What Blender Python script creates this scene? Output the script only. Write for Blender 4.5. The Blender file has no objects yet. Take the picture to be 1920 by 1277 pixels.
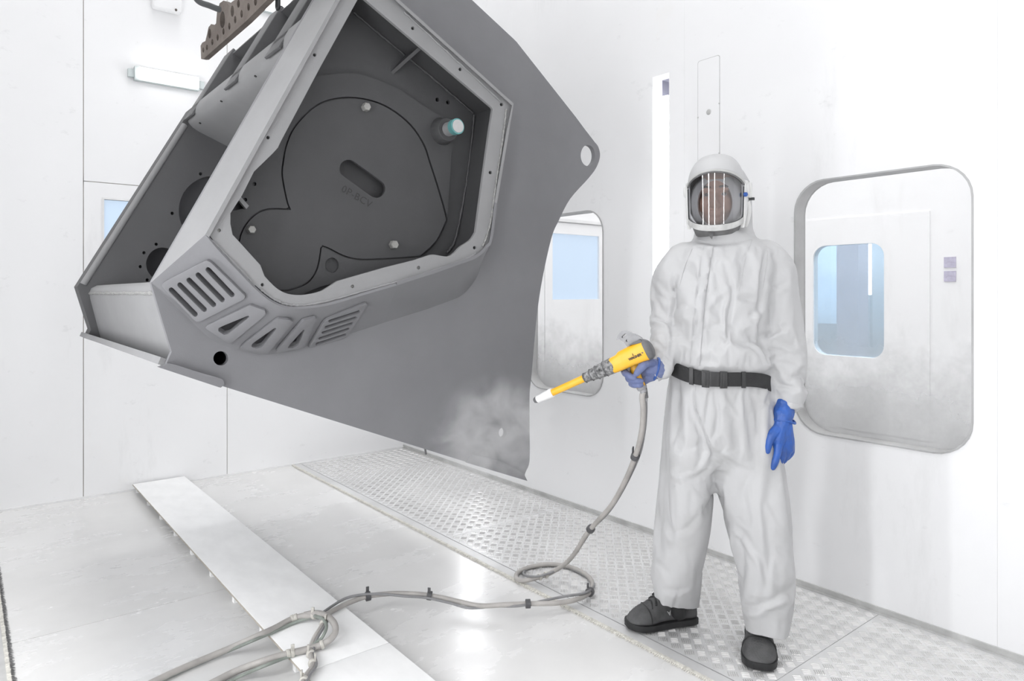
import bpy, bmesh, math, random
import numpy as np
from mathutils import Vector, Matrix, noise
from mathutils.geometry import delaunay_2d_cdt
from mathutils.bvhtree import BVHTree
random.seed(4)
SC = bpy.context.scene
COL = SC.collection

# ---------------------------------------------------------------- camera
FPX, CX, CY, CAMH = 1294.0, 960.0, 550.0, 1.30
YAW = math.radians(38.65)
FW = Vector((math.sin(YAW), math.cos(YAW), 0)); RT = Vector((math.cos(YAW), -math.sin(YAW), 0)); UP = Vector((0, 0, 1))
CAM = Vector((0, 0, CAMH))
cd = bpy.data.cameras.new('camera'); cam = bpy.data.objects.new('camera', cd); COL.objects.link(cam)
cam.location = CAM; cam.rotation_euler = (math.pi / 2, 0, -YAW)
cd.sensor_fit = 'HORIZONTAL'; cd.sensor_width = 36.0
cd.lens = FPX / 1920.0 * 36.0
cd.shift_y = -(1277 / 2 - CY) / 1920.0
cd.clip_start = 0.02
SC.camera = cam

# ---------------------------------------------------------------- world, lights, exposure
w = bpy.data.worlds.new('world'); SC.world = w; w.use_nodes = True
w.node_tree.nodes['Background'].inputs[0].default_value = (0.9, 0.95, 1.0, 1)
w.node_tree.nodes['Background'].inputs[1].default_value = 0.3
SC.view_settings.view_transform = 'Standard'
SC.view_settings.look = 'None'
SC.view_settings.exposure = 0.20
SC.view_settings.gamma = 1.0
SC.view_settings.use_curve_mapping = False
SC.cycles.max_bounces = 10; SC.cycles.diffuse_bounces = 6; SC.cycles.glossy_bounces = 4
SC.cycles.transparent_max_bounces = 12; SC.cycles.volume_bounces = 1
SC.cycles.sample_clamp_indirect = 6.0
SC.cycles.use_denoising = True
SC.cycles.caustics_reflective = False; SC.cycles.caustics_refractive = False

def area(name, loc, sx, sy, power, direction, color=(1, 1, 1)):
    l = bpy.data.lights.new(name, 'AREA'); l.shape = 'RECTANGLE'; l.size = sx; l.size_y = sy
    l.energy = power; l.color = color
    o = bpy.data.objects.new(name, l); COL.objects.link(o); o.location = loc
    o.rotation_euler = Vector(direction).to_track_quat('-Z', 'Y').to_euler()
    return o
LK = 0.54
HC = 8.0      # ceiling height
area('ceiling_light_panel', (1.05, 2.2, HC - 0.06), 2.2, 5.6, 180 * LK, (0, 0, -1), (1, 1, 1)).data.spread = math.radians(128)
for yy in (-0.1, 1.2, 2.5):
    area('slot_light_left', (-0.80, yy, 1.3), 0.12, 2.0, 38 * LK, (1, 0, 0), (0.97, 0.98, 1))
for (ly, lp) in ((4.1, 24),):
    area('fill_light_right', (2.90, ly, 1.6), 0.12, 2.0, lp * LK, (-1, 0, 0), (0.97, 0.98, 1))  # added light hidden behind the housing, no fixture; lifts the far walls
area('fill_light_front', (0.6, -1.68, 1.8), 0.12, 2.0, 22 * LK, (0, 1, 0), (0.97, 0.98, 1))  # added light behind the camera, no fixture; brightens the front plate
for xx in (3.9, 5.6):
    area('side_booth_light', (xx, 2.2, HC - 0.06), 0.35, 5.0, 230 * LK, (0, 0, -1), (1, 1, 1))
area('hall_light', (8.3, 3.5, 3.9), 1.5, 4.0, 800 * LK, (0, 0, -1), (0.85, 0.93, 1))

# ---------------------------------------------------------------- helpers
def ray(u, v): return RT * ((u - CX) / FPX) + FW + UP * ((CY - v) / FPX)
def P(u, v, D): return CAM + ray(u, v) * D
def onY(u, v, Y):
    d = ray(u, v); return CAM + d * (Y / d.y)
def onX(u, v, X):
    d = ray(u, v); return CAM + d * (X / d.x)
def onZ(u, v, z=0.0):
    d = ray(u, v); return CAM + d * ((z - CAMH) / d.z)
def proj(p):
    q = Vector(p) - CAM; D = q.dot(FW); return CX + q.dot(RT) / D * FPX, CY - q.z / D * FPX

WLOC = {}
def wloc(o): return WLOC.get(o.name, Vector((0, 0, 0)))
def tag(o, label=None, cat=None, group=None, kind=None):
    if label: o['label'] = label
    if cat: o['category'] = cat
    if group: o['group'] = group
    if kind: o['kind'] = kind
    return o
def empty(name, loc=(0, 0, 0), label=None, cat=None, group=None, kind=None, parent=None):
    o = bpy.data.objects.new(name, None); COL.objects.link(o); o.empty_display_size = 0.1
    WLOC[o.name] = Vector(loc)
    if parent: o.parent = parent; o.location = Vector(loc) - wloc(parent)
    else: o.location = loc
    return tag(o, label, cat, group, kind)
def finish_mesh(me, angle=35):
    me.polygons.foreach_set('use_smooth', [True] * len(me.polygons))
    me.set_sharp_from_angle(angle=math.radians(angle))
def mesh_obj(name, verts, faces, mat, parent=None, label=None, cat=None, group=None, kind=None, weld=1e-5, angle=35, recalc=True, bevel=0, segs=2):
    vs = [Vector(v) for v in verts]
    mn = Vector((min(v.x for v in vs), min(v.y for v in vs), min(v.z for v in vs)))
    mx = Vector((max(v.x for v in vs), max(v.y for v in vs), max(v.z for v in vs)))
    c = (mn + mx) / 2; c.z = mn.z
    me = bpy.data.meshes.new(name)
    me.from_pydata([tuple(v - c) for v in vs], [], faces)
    if weld or recalc:
        bm = bmesh.new(); bm.from_mesh(me)
        if weld: bmesh.ops.remove_doubles(bm, verts=bm.verts, dist=weld)
        if recalc: bmesh.ops.recalc_face_normals(bm, faces=bm.faces)
        if bevel:
            es = [e for e in bm.edges if len(e.link_faces) == 2 and e.calc_face_angle(0) > math.radians(angle)]
            bmesh.ops.bevel(bm, geom=es, offset=bevel, segments=segs, profile=0.6, affect='EDGES', clamp_overlap=True)
        bm.to_mesh(me); bm.free()
    finish_mesh(me, angle)
    me.materials.append(mat)
    o = bpy.data.objects.new(name, me); COL.objects.link(o)
    WLOC[o.name] = c
    if parent: o.parent = parent; o.location = c - wloc(parent)
    else: o.location = c
    return tag(o, label, cat, group, kind)

class MB:
    """collects simple solids into one mesh"""
    def __init__(s): s.v = []; s.f = []
    def add(s, v, f):
        n = len(s.v); s.v += [Vector(x) for x in v]; s.f += [tuple(i + n for i in t) for t in f]; return s
    def box(s, a, b):
        x0, y0, z0 = a; x1, y1, z1 = b
        return s.add([(x0, y0, z0), (x1, y0, z0), (x1, y1, z0), (x0, y1, z0), (x0, y0, z1), (x1, y0, z1), (x1, y1, z1), (x0, y1, z1)],
                     [(0, 3, 2, 1), (4, 5, 6, 7), (0, 1, 5, 4), (1, 2, 6, 5), (2, 3, 7, 6), (3, 0, 4, 7)])
    def obox(s, c, ax, ay, az):
        c, ax, ay, az = map(Vector, (c, ax, ay, az)); v = []
        for k in (-1, 1):
            for i, j in ((-1, -1), (1, -1), (1, 1), (-1, 1)): v.append(c + ax * i + ay * j + az * k)
        return s.add(v, [(0, 3, 2, 1), (4, 5, 6, 7), (0, 1, 5, 4), (1, 2, 6, 5), (2, 3, 7, 6), (3, 0, 4, 7)])
    def tube(s, pts, rad, n=10, cap=True, closed=False):
        pts = [Vector(p) for p in pts]; m = len(pts)
        if not hasattr(rad, '__len__'): rad = [rad] * m
        v = []; f = []; prev = None
        for i, p in enumerate(pts):
            if closed: t = pts[(i + 1) % m] - pts[i - 1]
            else: t = pts[min(i + 1, m - 1)] - pts[max(i - 1, 0)]
            t.normalize()
            if prev is None:
                a = t.cross(Vector((0, 0, 1)))
                if a.length < 0.1: a = t.cross(Vector((1, 0, 0)))
            else: a = prev - t * prev.dot(t)
            a.normalize(); prev = a; b = t.cross(a)
            for k in range(n):
                an = 2 * math.pi * k / n; v.append(p + (a * math.cos(an) + b * math.sin(an)) * rad[i])
        M = m if closed else m - 1
        for i in range(M):
            for k in range(n):
                i2 = (i + 1) % m
                f.append((i * n + k, i * n + (k + 1) % n, i2 * n + (k + 1) % n, i2 * n + k))
        if cap and not closed:
            f.append(tuple(range(n - 1, -1, -1))); f.append(tuple((m - 1) * n + k for k in range(n)))
        return s.add(v, f)
    def lathe(s, c, axis, prof, n=24, ref=None):
        """prof: (distance along axis, radius)"""
        axis = Vector(axis).normalized(); c = Vector(c)
        a = axis.cross(Vector(ref) if ref else Vector((0, 0, 1)))
        if a.length < 0.05: a = axis.cross(Vector((1, 0, 0)))
        a.normalize(); b = axis.cross(a); v = []; f = []
        for d, r in prof:
            for k in range(n):
                an = 2 * math.pi * k / n; v.append(c + axis * d + (a * math.cos(an) + b * math.sin(an)) * max(r, 1e-5))
        for i in range(len(prof) - 1):
            for k in range(n): f.append((i * n + k, i * n + (k + 1) % n, (i + 1) * n + (k + 1) % n, (i + 1) * n + k))
        f.append(tuple(range(n - 1, -1, -1))); f.append(tuple((len(prof) - 1) * n + k for k in range(n)))
        return s.add(v, f)
    def blob(s, pts, rad, n=12, caps=4):
        """tapered capsule chain with round ends; rad entries are r or (r_side, r_depth, sideaxis)"""
        pts = [Vector(p) for p in pts]; P2 = []; R2 = []
        r0 = rad[0]; r1 = rad[-1]
        d0 = (pts[0] - pts[1]).normalized(); d1 = (pts[-1] - pts[-2]).normalized()
        for k in range(caps):
            an = math.pi / 2 * k / caps
            P2.append(pts[0] + d0 * r0 * math.cos(an)); R2.append(max(r0 * math.sin(an), r0 * 0.04))
        P2 += pts; R2 += list(rad)
        for k in range(caps - 1, -1, -1):
            an = math.pi / 2 * k / caps
            P2.append(pts[-1] + d1 * r1 * math.cos(an)); R2.append(max(r1 * math.sin(an), r1 * 0.04))
        return s.tube(P2, R2, n)
    def solid(s, outer, holes, ff, fb):
        L = [list(outer)] + [list(h) for h in holes]
        vin = []; ein = []
        for lp in L:
            n0 = len(vin); vin += [Vector(p) for p in lp]
            ein += [(n0 + i, n0 + (i + 1) % len(lp)) for i in range(len(lp))]
        ov, oe, of, *_ = delaunay_2d_cdt(vin, ein, [], 1, 1e-6)
        def inside(p, lp):
            c = False; j = len(lp) - 1
            for i in range(len(lp)):
                xi, yi = lp[i]; xj, yj = lp[j]
                if (yi > p[1]) != (yj > p[1]) and p[0] < (xj - xi) * (p[1] - yi) / (yj - yi) + xi: c = not c
                j = i
            return c
        tri = []
        for t in of:
            c = sum((ov[i] for i in t), Vector((0, 0))) / len(t)
            if inside(c, L[0]) and not any(inside(c, h) for h in L[1:]): tri.append(tuple(t))
        n = len(ov)
        A = [Vector(ff(p[0], p[1])) for p in ov]; B = [Vector(fb(p[0], p[1])) for p in ov]
        s.add(A + B, tri + [tuple(i + n for i in reversed(t)) for t in tri])
        for lp in L:
            m = len(lp); a = [Vector(ff(*p)) for p in lp]; b = [Vector(fb(*p)) for p in lp]
            s.add(a + b, [(i, (i + 1) % m, m + (i + 1) % m, m + i) for i in range(m)])
        return s
    def obj(s, name, mat, parent=None, label=None, cat=None, group=None, kind=None, **k):
        return mesh_obj(name, s.v, s.f, mat, parent, label, cat, group, kind, **k)

def crom(pts, n=8, closed=False):
    """Catmull-Rom through points (tuples or Vectors)"""
    pts = [Vector(p) for p in pts]; m = len(pts); out = []
    for i in range(m if closed else m - 1):
        g = (lambda k: pts[k % m]) if closed else (lambda k: pts[min(max(k, 0), m - 1)])
        p0, p1, p2, p3 = g(i - 1), g(i), g(i + 1), g(i + 2)
        for k in range(n):
            t = k / n
            out.append(0.5 * ((2 * p1) + (p2 - p0) * t + (2 * p0 - 5 * p1 + 4 * p2 - p3) * t * t + (3 * p1 - p0 - 3 * p2 + p3) * t ** 3))
    if not closed: out.append(pts[-1])
    return out
def tup(vs): return [tuple(v) for v in vs]
def rrect(x0, y0, x1, y1, r, n=6):
    o = []
    for cx, cy, a in ((x1 - r, y1 - r, 0), (x0 + r, y1 - r, 90), (x0 + r, y0 + r, 180), (x1 - r, y0 + r, 270)):
        for k in range(n + 1):
            t = math.radians(a + 90 * k / n); o.append((cx + r * math.cos(t), cy + r * math.sin(t)))
    return o
def circ(cx, cy, rx, ry=None, n=20):
    ry = ry or rx
    return [(cx + rx * math.cos(2 * math.pi * k / n), cy + ry * math.sin(2 * math.pi * k / n)) for k in range(n)]

# ---------------------------------------------------------------- materials
def mat(name, col, rough=0.5, metal=0.0, noise_amt=0.0, nscale=8.0, bump=0.0, bscale=60.0, col2=None, spec=0.5, emit=None, estr=0.0, streak=None, coat=0):
    m = bpy.data.materials.new(name); m.use_nodes = True
    nt = m.node_tree; N = nt.nodes; L = nt.links; b = N['Principled BSDF']
    b.inputs['Base Color'].default_value = (*col, 1); b.inputs['Roughness'].default_value = rough
    b.inputs['Metallic'].default_value = metal
    b.inputs['Specular IOR Level'].default_value = spec
    if coat: b.inputs['Coat Weight'].default_value = coat
    tc = N.new('ShaderNodeTexCoord'); mp = N.new('ShaderNodeMapping')
    L.new(tc.outputs['Object'], mp.inputs[0])
    if streak: mp.inputs['Scale'].default_value = streak
    nz = N.new('ShaderNodeTexNoise'); nz.inputs['Scale'].default_value = nscale; nz.inputs['Detail'].default_value = 6
    nz.inputs['Roughness'].default_value = 0.6
    L.new(mp.outputs[0], nz.inputs['Vector'])
    cr = N.new('ShaderNodeValToRGB'); cr.color_ramp.elements[0].position = 0.35; cr.color_ramp.elements[1].position = 0.68
    c2 = col2 or tuple(c * (1 - noise_amt) for c in col)
    cr.color_ramp.elements[0].color = (*c2, 1); cr.color_ramp.elements[1].color = (*col, 1)
    L.new(nz.outputs['Fac'], cr.inputs[0]); L.new(cr.outputs[0], b.inputs['Base Color'])
    if bump:
        n2 = N.new('ShaderNodeTexNoise'); n2.inputs['Scale'].default_value = bscale; n2.inputs['Detail'].default_value = 3
        L.new(tc.outputs['Object'], n2.inputs['Vector'])
        bp = N.new('ShaderNodeBump'); bp.inputs['Strength'].default_value = bump; bp.inputs['Distance'].default_value = 0.004
        L.new(n2.outputs['Fac'], bp.inputs['Height']); L.new(bp.outputs[0], b.inputs['Normal'])
    if emit:
        b.inputs['Emission Color'].default_value = (*emit, 1); b.inputs['Emission Strength'].default_value = estr
    return m
def wall_mat(name, col, axis):
    """white painted sheet with powder smudges, scuffs and a few streaks"""
    m = mat(name, col, 0.45, 0, 0.03, 1.3, 0.05, 40)
    nt = m.node_tree; N = nt.nodes; L = nt.links; b = N['Principled BSDF']; src = b.inputs['Base Color'].links[0].from_socket
    tc = N.new('ShaderNodeNewGeometry')
    def layer(src, scale, vec, lo, hi, c, amt):
        mp = N.new('ShaderNodeMapping'); mp.inputs['Scale'].default_value = vec; L.new(tc.outputs['Position'], mp.inputs[0])
        nz = N.new('ShaderNodeTexNoise'); nz.inputs['Scale'].default_value = scale; nz.inputs['Detail'].default_value = 8; nz.inputs['Roughness'].default_value = 0.7
        L.new(mp.outputs[0], nz.inputs['Vector'])
        cr = N.new('ShaderNodeMapRange'); cr.inputs['From Min'].default_value = lo; cr.inputs['From Max'].default_value = hi; cr.inputs['To Max'].default_value = amt
        L.new(nz.outputs['Fac'], cr.inputs[0])
        mx = N.new('ShaderNodeMix'); mx.data_type = 'RGBA'; L.new(cr.outputs[0], mx.inputs[0]); L.new(src, mx.inputs[6]); mx.inputs[7].default_value = (*c, 1)
        return mx.outputs[2], cr
    s1, _ = layer(src, 2.2, (1, 1, 0.25), 0.58, 0.85, (0.50, 0.50, 0.49), 0.42)
    s2, _ = layer(s1, 7.0, (1, 1, 1.6), 0.62, 0.82, (0.40, 0.40, 0.40), 0.40)
    s3, _ = layer(s2, 1.1, (1, 1, 1), 0.62, 0.8, (0.8, 0.74, 0.62), 0.18)
    L.new(s3, b.inputs['Base Color'])
    return m
M = {}
M['wall'] = wall_mat('white_wall_paint', (0.865, 0.865, 0.87), 'x')
M['seam'] = mat('wall_joint', (0.42, 0.38, 0.33), 0.8, 0, 0.4, 6)
M['joint'] = mat('pale_joint', (0.80, 0.80, 0.80), 0.8, 0, 0.1, 6)
M['ceil'] = mat('ceiling_paint', (0.82, 0.82, 0.82), 0.6, 0, 0.04, 2)
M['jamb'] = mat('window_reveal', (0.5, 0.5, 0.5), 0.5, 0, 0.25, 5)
M['trim'] = mat('angle_trim', (0.62, 0.62, 0.61), 0.45, 0.3, 0.25, 9)
M['steel'] = mat('galvanised_steel', (0.5, 0.5, 0.5), 0.4, 0.6, 0.2, 10)
M['dark'] = mat('dark_gap', (0.03, 0.03, 0.03), 0.8, 0, 0.3, 9)
M['lamp'] = mat('lamp_diffuser', (0.95, 0.95, 0.95), 0.5, 0, 0, 5, emit=(1, 1, 1), estr=5.0)
M['tube'] = mat('slot_tube', (0.95, 0.95, 0.95), 0.5, 0, 0, 5, emit=(0.97, 0.98, 1), estr=6.5)
M['lampcase'] = mat('lamp_housing', (0.55, 0.6, 0.6), 0.4, 0.1, 0.1, 6)
M['slotgrey'] = mat('slot_lining', (0.36, 0.36, 0.42), 0.5, 0.2, 0.15, 6)
M['bluepane'] = mat('daylit_blue_pane', (0.22, 0.28, 0.36), 0.25, 0, 0.06, 2.5, emit=(0.64, 0.77, 0.92), estr=0.66)
M['hallblue'] = mat('hall_panel_blue', (0.55, 0.64, 0.72), 0.6, 0, 0.1, 2)
M['hallgrey'] = mat('hall_panel_grey', (0.36, 0.40, 0.43), 0.6, 0, 0.2, 2)
M['column'] = mat('hall_column', (0.46, 0.43, 0.47), 0.6, 0, 0.1, 3)
M['label'] = mat('lilac_notice', (0.55, 0.52, 0.66), 0.6, 0, 0.25, 30)
# machine
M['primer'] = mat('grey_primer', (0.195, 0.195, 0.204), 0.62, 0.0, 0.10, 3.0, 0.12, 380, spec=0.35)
M['primer2'] = mat('grey_primer_pale_lit', (0.265, 0.265, 0.268), 0.65, 0.0, 0.08, 5.0, 0.12, 380, spec=0.35)  # paler primer; on left-facing sides it stands in for the light there
M['innershade'] = mat('grey_primer_inside_shaded', (0.058, 0.058, 0.06), 0.55, 0.0, 0.15, 4.0, 0.12, 380, spec=0.4)  # primer darkened to put the shade of the recess into the colour
M['backshade'] = mat('grey_primer_rear_shaded', (0.10, 0.10, 0.103), 0.62, 0.0, 0.10, 3.0, 0.12, 380, spec=0.35)  # darker tone stands in for the shade on the rear plate
M['bolt'] = mat('zinc_bolt', (0.34, 0.335, 0.32), 0.45, 0.3, 0.2, 60)
M['weld'] = mat('weld_bead', (0.36, 0.36, 0.35), 0.6, 0.1, 0.4, 90, 0.8, 220)
M['teal'] = mat('teal_tape', (0.12, 0.33, 0.33), 0.5, 0, 0.2, 40)
M['cap'] = mat('pale_plug', (0.45, 0.45, 0.45), 0.5, 0, 0.1, 40)
M['bracket'] = mat('dark_bracket', (0.125, 0.125, 0.128), 0.55, 0.1, 0.2, 8)
M['rust'] = mat('rusty_steel', (0.150, 0.128, 0.112), 0.75, 0.2, 0.5, 9, 0.4, 90, col2=(0.095, 0.078, 0.068))
M['rubber'] = mat('dark_rubber', (0.045, 0.048, 0.05), 0.55, 0, 0.3, 12)

def glass(name, tint, gl, rough=0.03, dirt=0.0, z0=0.0, z1=1.0, dirtcol=(0.6, 0.6, 0.6), base=0.0):
    """thin pane: tinted transparency + mirror share + powder film that is thicker near the sill (z0) and thin above z1"""
    m = bpy.data.materials.new(name); m.use_nodes = True; nt = m.node_tree; N = nt.nodes; L = nt.links
    N.remove(N['Principled BSDF']); out = N['Material Output']
    t = N.new('ShaderNodeBsdfTransparent'); t.inputs[0].default_value = (*tint, 1)
    g = N.new('ShaderNodeBsdfGlossy'); g.inputs['Roughness'].default_value = rough
    mx = N.new('ShaderNodeMixShader'); mx.inputs[0].default_value = gl
    L.new(t.outputs[0], mx.inputs[1]); L.new(g.outputs[0], mx.inputs[2]); last = mx.outputs[0]
    if dirt or base:
        d = N.new('ShaderNodeBsdfDiffuse'); d.inputs[0].default_value = (*dirtcol, 1)
        ge = N.new('ShaderNodeNewGeometry'); sp = N.new('ShaderNodeSeparateXYZ'); L.new(ge.outputs['Position'], sp.inputs[0])
        nz = N.new('ShaderNodeTexNoise'); nz.inputs['Scale'].default_value = 3.5; nz.inputs['Detail'].default_value = 7; nz.inputs['Roughness'].default_value = 0.65
        L.new(ge.outputs['Position'], nz.inputs['Vector'])
        ad = N.new('ShaderNodeMath'); ad.operation = 'MULTIPLY_ADD'; ad.inputs[1].default_value = 0.5
        L.new(nz.outputs['Fac'], ad.inputs[0]); L.new(sp.outputs['Z'], ad.inputs[2])
        mr = N.new('ShaderNodeMapRange'); mr.interpolation_type = 'SMOOTHSTEP'; mr.inputs['From Min'].default_value = z0 + 0.25; mr.inputs['From Max'].default_value = z1 + 0.25
        mr.inputs['To Min'].default_value = dirt; mr.inputs['To Max'].default_value = base
        L.new(ad.outputs[0], mr.inputs[0])
        m2 = N.new('ShaderNodeMixShader'); L.new(mr.outputs[0], m2.inputs[0]); L.new(last, m2.inputs[1]); L.new(d.outputs[0], m2.inputs[2]); last = m2.outputs[0]
    L.new(last, out.inputs[0]); return m
M['pane'] = glass('dusty_glass', (0.97, 0.97, 0.97), 0.0, 0.3, 0.62, 0.62, 1.15, (0.55, 0.55, 0.55), 0.06)
M['doorpane'] = glass('scratched_blue_glass', (0.80, 0.87, 0.92), 0.12, 0.03, 0.35, 0.6, 1.35, (0.62, 0.66, 0.68), 0.12)

def suit_mat():
    m = mat('white_coverall_fabric', (0.50, 0.50, 0.505), 0.6, 0, 0.05, 3.5)
    nt = m.node_tree; N = nt.nodes; L = nt.links; b = N['Principled BSDF']; src = b.inputs['Base Color'].links[0].from_socket
    tc = N.new('ShaderNodeTexCoord')
    def nz(scale, det=6, typ=None, vec=None):
        n = N.new('ShaderNodeTexNoise'); n.inputs['Scale'].default_value = scale; n.inputs['Detail'].default_value = det
        if typ: n.noise_type = typ
        L.new(tc.outputs['Object'], n.inputs['Vector']); return n
    # grey handling dirt, more of it low on the trouser legs
    sp = N.new('ShaderNodeSeparateXYZ'); L.new(tc.outputs['Object'], sp.inputs[0])
    zr = N.new('ShaderNodeMapRange'); zr.inputs['From Min'].default_value = 1.0; zr.inputs['From Max'].default_value = 0.55; zr.inputs['To Min'].default_value = 0.25; zr.inputs['To Max'].default_value = 1.0
    L.new(sp.outputs['Z'], zr.inputs[0])
    n1 = nz(5.5, 9); mr = N.new('ShaderNodeMapRange'); mr.inputs['From Min'].default_value = 0.50; mr.inputs['From Max'].default_value = 0.78; mr.inputs['To Max'].default_value = 0.55; L.new(n1.outputs['Fac'], mr.inputs[0])
    mu = N.new('ShaderNodeMath'); mu.operation = 'MULTIPLY'; L.new(mr.outputs[0], mu.inputs[0]); L.new(zr.outputs[0], mu.inputs[1])
    mx = N.new('ShaderNodeMix'); mx.data_type = 'RGBA'; L.new(mu.outputs[0], mx.inputs[0]); L.new(src, mx.inputs[6]); mx.inputs[7].default_value = (0.33, 0.33, 0.325, 1)
    n2 = nz(16, 5); m2 = N.new('ShaderNodeMapRange'); m2.inputs['From Min'].default_value = 0.74; m2.inputs['From Max'].default_value = 0.80; m2.inputs['To Max'].default_value = 0.55; L.new(n2.outputs['Fac'], m2.inputs[0])
    mu2 = N.new('ShaderNodeMath'); mu2.operation = 'MULTIPLY'; L.new(m2.outputs[0], mu2.inputs[0]); L.new(zr.outputs[0], mu2.inputs[1])
    mx2 = N.new('ShaderNodeMix'); mx2.data_type = 'RGBA'; L.new(mu2.outputs[0], mx2.inputs[0]); L.new(mx.outputs[2], mx2.inputs[6]); mx2.inputs[7].default_value = (0.2, 0.2, 0.2, 1)
    L.new(mx2.outputs[2], b.inputs['Base Color'])
    r_ = nz(13, 4, 'RIDGED_MULTIFRACTAL'); r2 = nz(120, 2)
    ad = N.new('ShaderNodeMath'); ad.operation = 'MULTIPLY_ADD'; ad.inputs[1].default_value = 0.12; L.new(r2.outputs['Fac'], ad.inputs[0]); L.new(r_.outputs['Fac'], ad.inputs[2])
    bp = N.new('ShaderNodeBump'); bp.inputs['Strength'].default_value = 0.30; bp.inputs['Distance'].default_value = 0.006; L.new(ad.outputs[0], bp.inputs['Height']); L.new(bp.outputs[0], b.inputs['Normal'])
    return m
M['suit'] = suit_mat()
M['suitdirt'] = M['suit']
M['helmet'] = mat('helmet_white', (0.72, 0.72, 0.71), 0.45, 0, 0.10, 12)
M['lining'] = mat('helmet_lining', (0.70, 0.70, 0.69), 0.7, 0, 0.08, 20)
M['frame'] = mat('visor_frame_grey', (0.50, 0.50, 0.49), 0.5, 0, 0.2, 25)
M['seal'] = mat('neck_seal_grey', (0.17, 0.17, 0.17), 0.8, 0, 0.3, 30)
M['skin'] = mat('skin', (0.50, 0.30, 0.22), 0.5, 0, 0.12, 30)
M['hairdark'] = mat('dark_hair', (0.05, 0.035, 0.03), 0.6, 0, 0.3, 60)
M['glove'] = mat('blue_nitrile_glove', (0.022, 0.105, 0.43), 0.42, 0, 0.30, 22, 0.15, 160, col2=(0.03, 0.085, 0.30))
M['gloved'] = mat('dusty_blue_glove', (0.17, 0.20, 0.345), 0.6, 0, 0.22, 16, 0.15, 160, col2=(0.11, 0.14, 0.28))
M['belt'] = mat('black_webbing', (0.022, 0.022, 0.023), 0.7, 0, 0.3, 40, 0.3, 400)
M['buckle'] = mat('black_plastic', (0.03, 0.03, 0.031), 0.4, 0, 0.2, 30)
M['shoe'] = mat('charcoal_shoe', (0.095, 0.095, 0.096), 0.65, 0, 0.4, 14, 0.3, 200, col2=(0.05, 0.05, 0.051))
M['sole'] = mat('black_sole', (0.022, 0.022, 0.023), 0.6, 0, 0.3, 20)
M['shoetext'] = mat('pale_print', (0.35, 0.35, 0.35), 0.6, 0, 0.2, 60)
M['yellow'] = mat('yellow_plastic', (0.86, 0.43, 0.008), 0.38, 0, 0.06, 20, col2=(0.80, 0.46, 0.05))
M['gungrey'] = mat('gun_grey_plastic', (0.13, 0.13, 0.135), 0.5, 0, 0.2, 30)
M['gungrey2'] = mat('gun_light_grey', (0.34, 0.34, 0.35), 0.5, 0, 0.2, 30)
M['powdery'] = mat('powder_caked_grey', (0.36, 0.36, 0.36), 0.8, 0, 0.2, 95, 0.5, 160, col2=(0.045, 0.045, 0.047))
M['nozzle'] = mat('white_nozzle', (0.80, 0.80, 0.80), 0.4, 0, 0.05, 30)
M['print'] = mat('black_print', (0.02, 0.02, 0.02), 0.5, 0, 0, 5)
M['hose'] = mat('grey_hose', (0.43, 0.41, 0.39), 0.55, 0, 0.25, 12)
M['hose2'] = mat('grey_cable', (0.27, 0.27, 0.275), 0.55, 0, 0.3, 12)
M['hosegreen'] = mat('green_grey_hose', (0.27, 0.30, 0.27), 0.55, 0, 0.3, 9)
M['tie'] = mat('grey_cable_tie', (0.10, 0.10, 0.105), 0.5, 0, 0.3, 40)
M['tiewhite'] = mat('white_cable_tie', (0.62, 0.60, 0.55), 0.5, 0, 0.3, 40)
M['eyewhite'] = mat('eye_white', (0.33, 0.31, 0.30), 0.3, 0, 0.05, 40)
M['jaw'] = mat('helmet_jaw_grey', (0.56, 0.56, 0.55), 0.5, 0, 0.25, 30)
M['visor'] = glass('clear_visor', (0.64, 0.64, 0.66), 0.16, 0.02)
# floor materials
def floor_mat():
    m = mat('floor_sheet_metal', (0.74, 0.735, 0.725), 0.26, 0.0, 0.10, 1.4, 0.02, 25, spec=0.6)
    nt = m.node_tree; N = nt.nodes; L = nt.links; b = N['Principled BSDF']; src = b.inputs['Base Color'].links[0].from_socket
    ge = N.new('ShaderNodeNewGeometry')
    mp = N.new('ShaderNodeMapping'); mp.inputs['Scale'].default_value = (0.7, 1.2, 1); L.new(ge.outputs['Position'], mp.inputs[0])
    nz = N.new('ShaderNodeTexNoise'); nz.inputs['Scale'].default_value = 2.6; nz.inputs['Detail'].default_value = 8; nz.inputs['Roughness'].default_value = 0.62
    L.new(mp.outputs[0], nz.inputs['Vector'])
    mr = N.new('ShaderNodeMapRange'); mr.inputs['From Min'].default_value = 0.50; mr.inputs['From Max'].default_value = 0.74; mr.inputs['To Max'].default_value = 0.30
    L.new(nz.outputs['Fac'], mr.inputs[0])
    mx = N.new('ShaderNodeMix'); mx.data_type = 'RGBA'; L.new(mr.outputs[0], mx.inputs[0]); L.new(src, mx.inputs[6]); mx.inputs[7].default_value = (0.87, 0.87, 0.865, 1)
    L.new(mx.outputs[2], b.inputs['Base Color'])
    m2 = N.new('ShaderNodeMapRange'); m2.inputs['To Min'].default_value = 0.24; m2.inputs['To Max'].default_value = 0.5; m2.inputs['From Max'].default_value = 0.42
    L.new(mr.outputs[0], m2.inputs[0]); L.new(m2.outputs[0], b.inputs['Roughness'])
    return m
M['floor'] = floor_mat()
M['tread'] = mat('tread_plate_aluminium', (0.53, 0.53, 0.53), 0.42, 0.1, 0.12, 2.2, 0.03, 90, col2=(0.66, 0.66, 0.66))
M['treadbar'] = mat('tread_bar_aluminium', (0.74, 0.73, 0.72), 0.22, 0.5, 0.10, 3)
M['board'] = mat('white_cover_board', (0.95, 0.95, 0.945), 0.55, 0, 0.08, 9, 0.08, 60, streak=(1, .5, 1))
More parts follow.
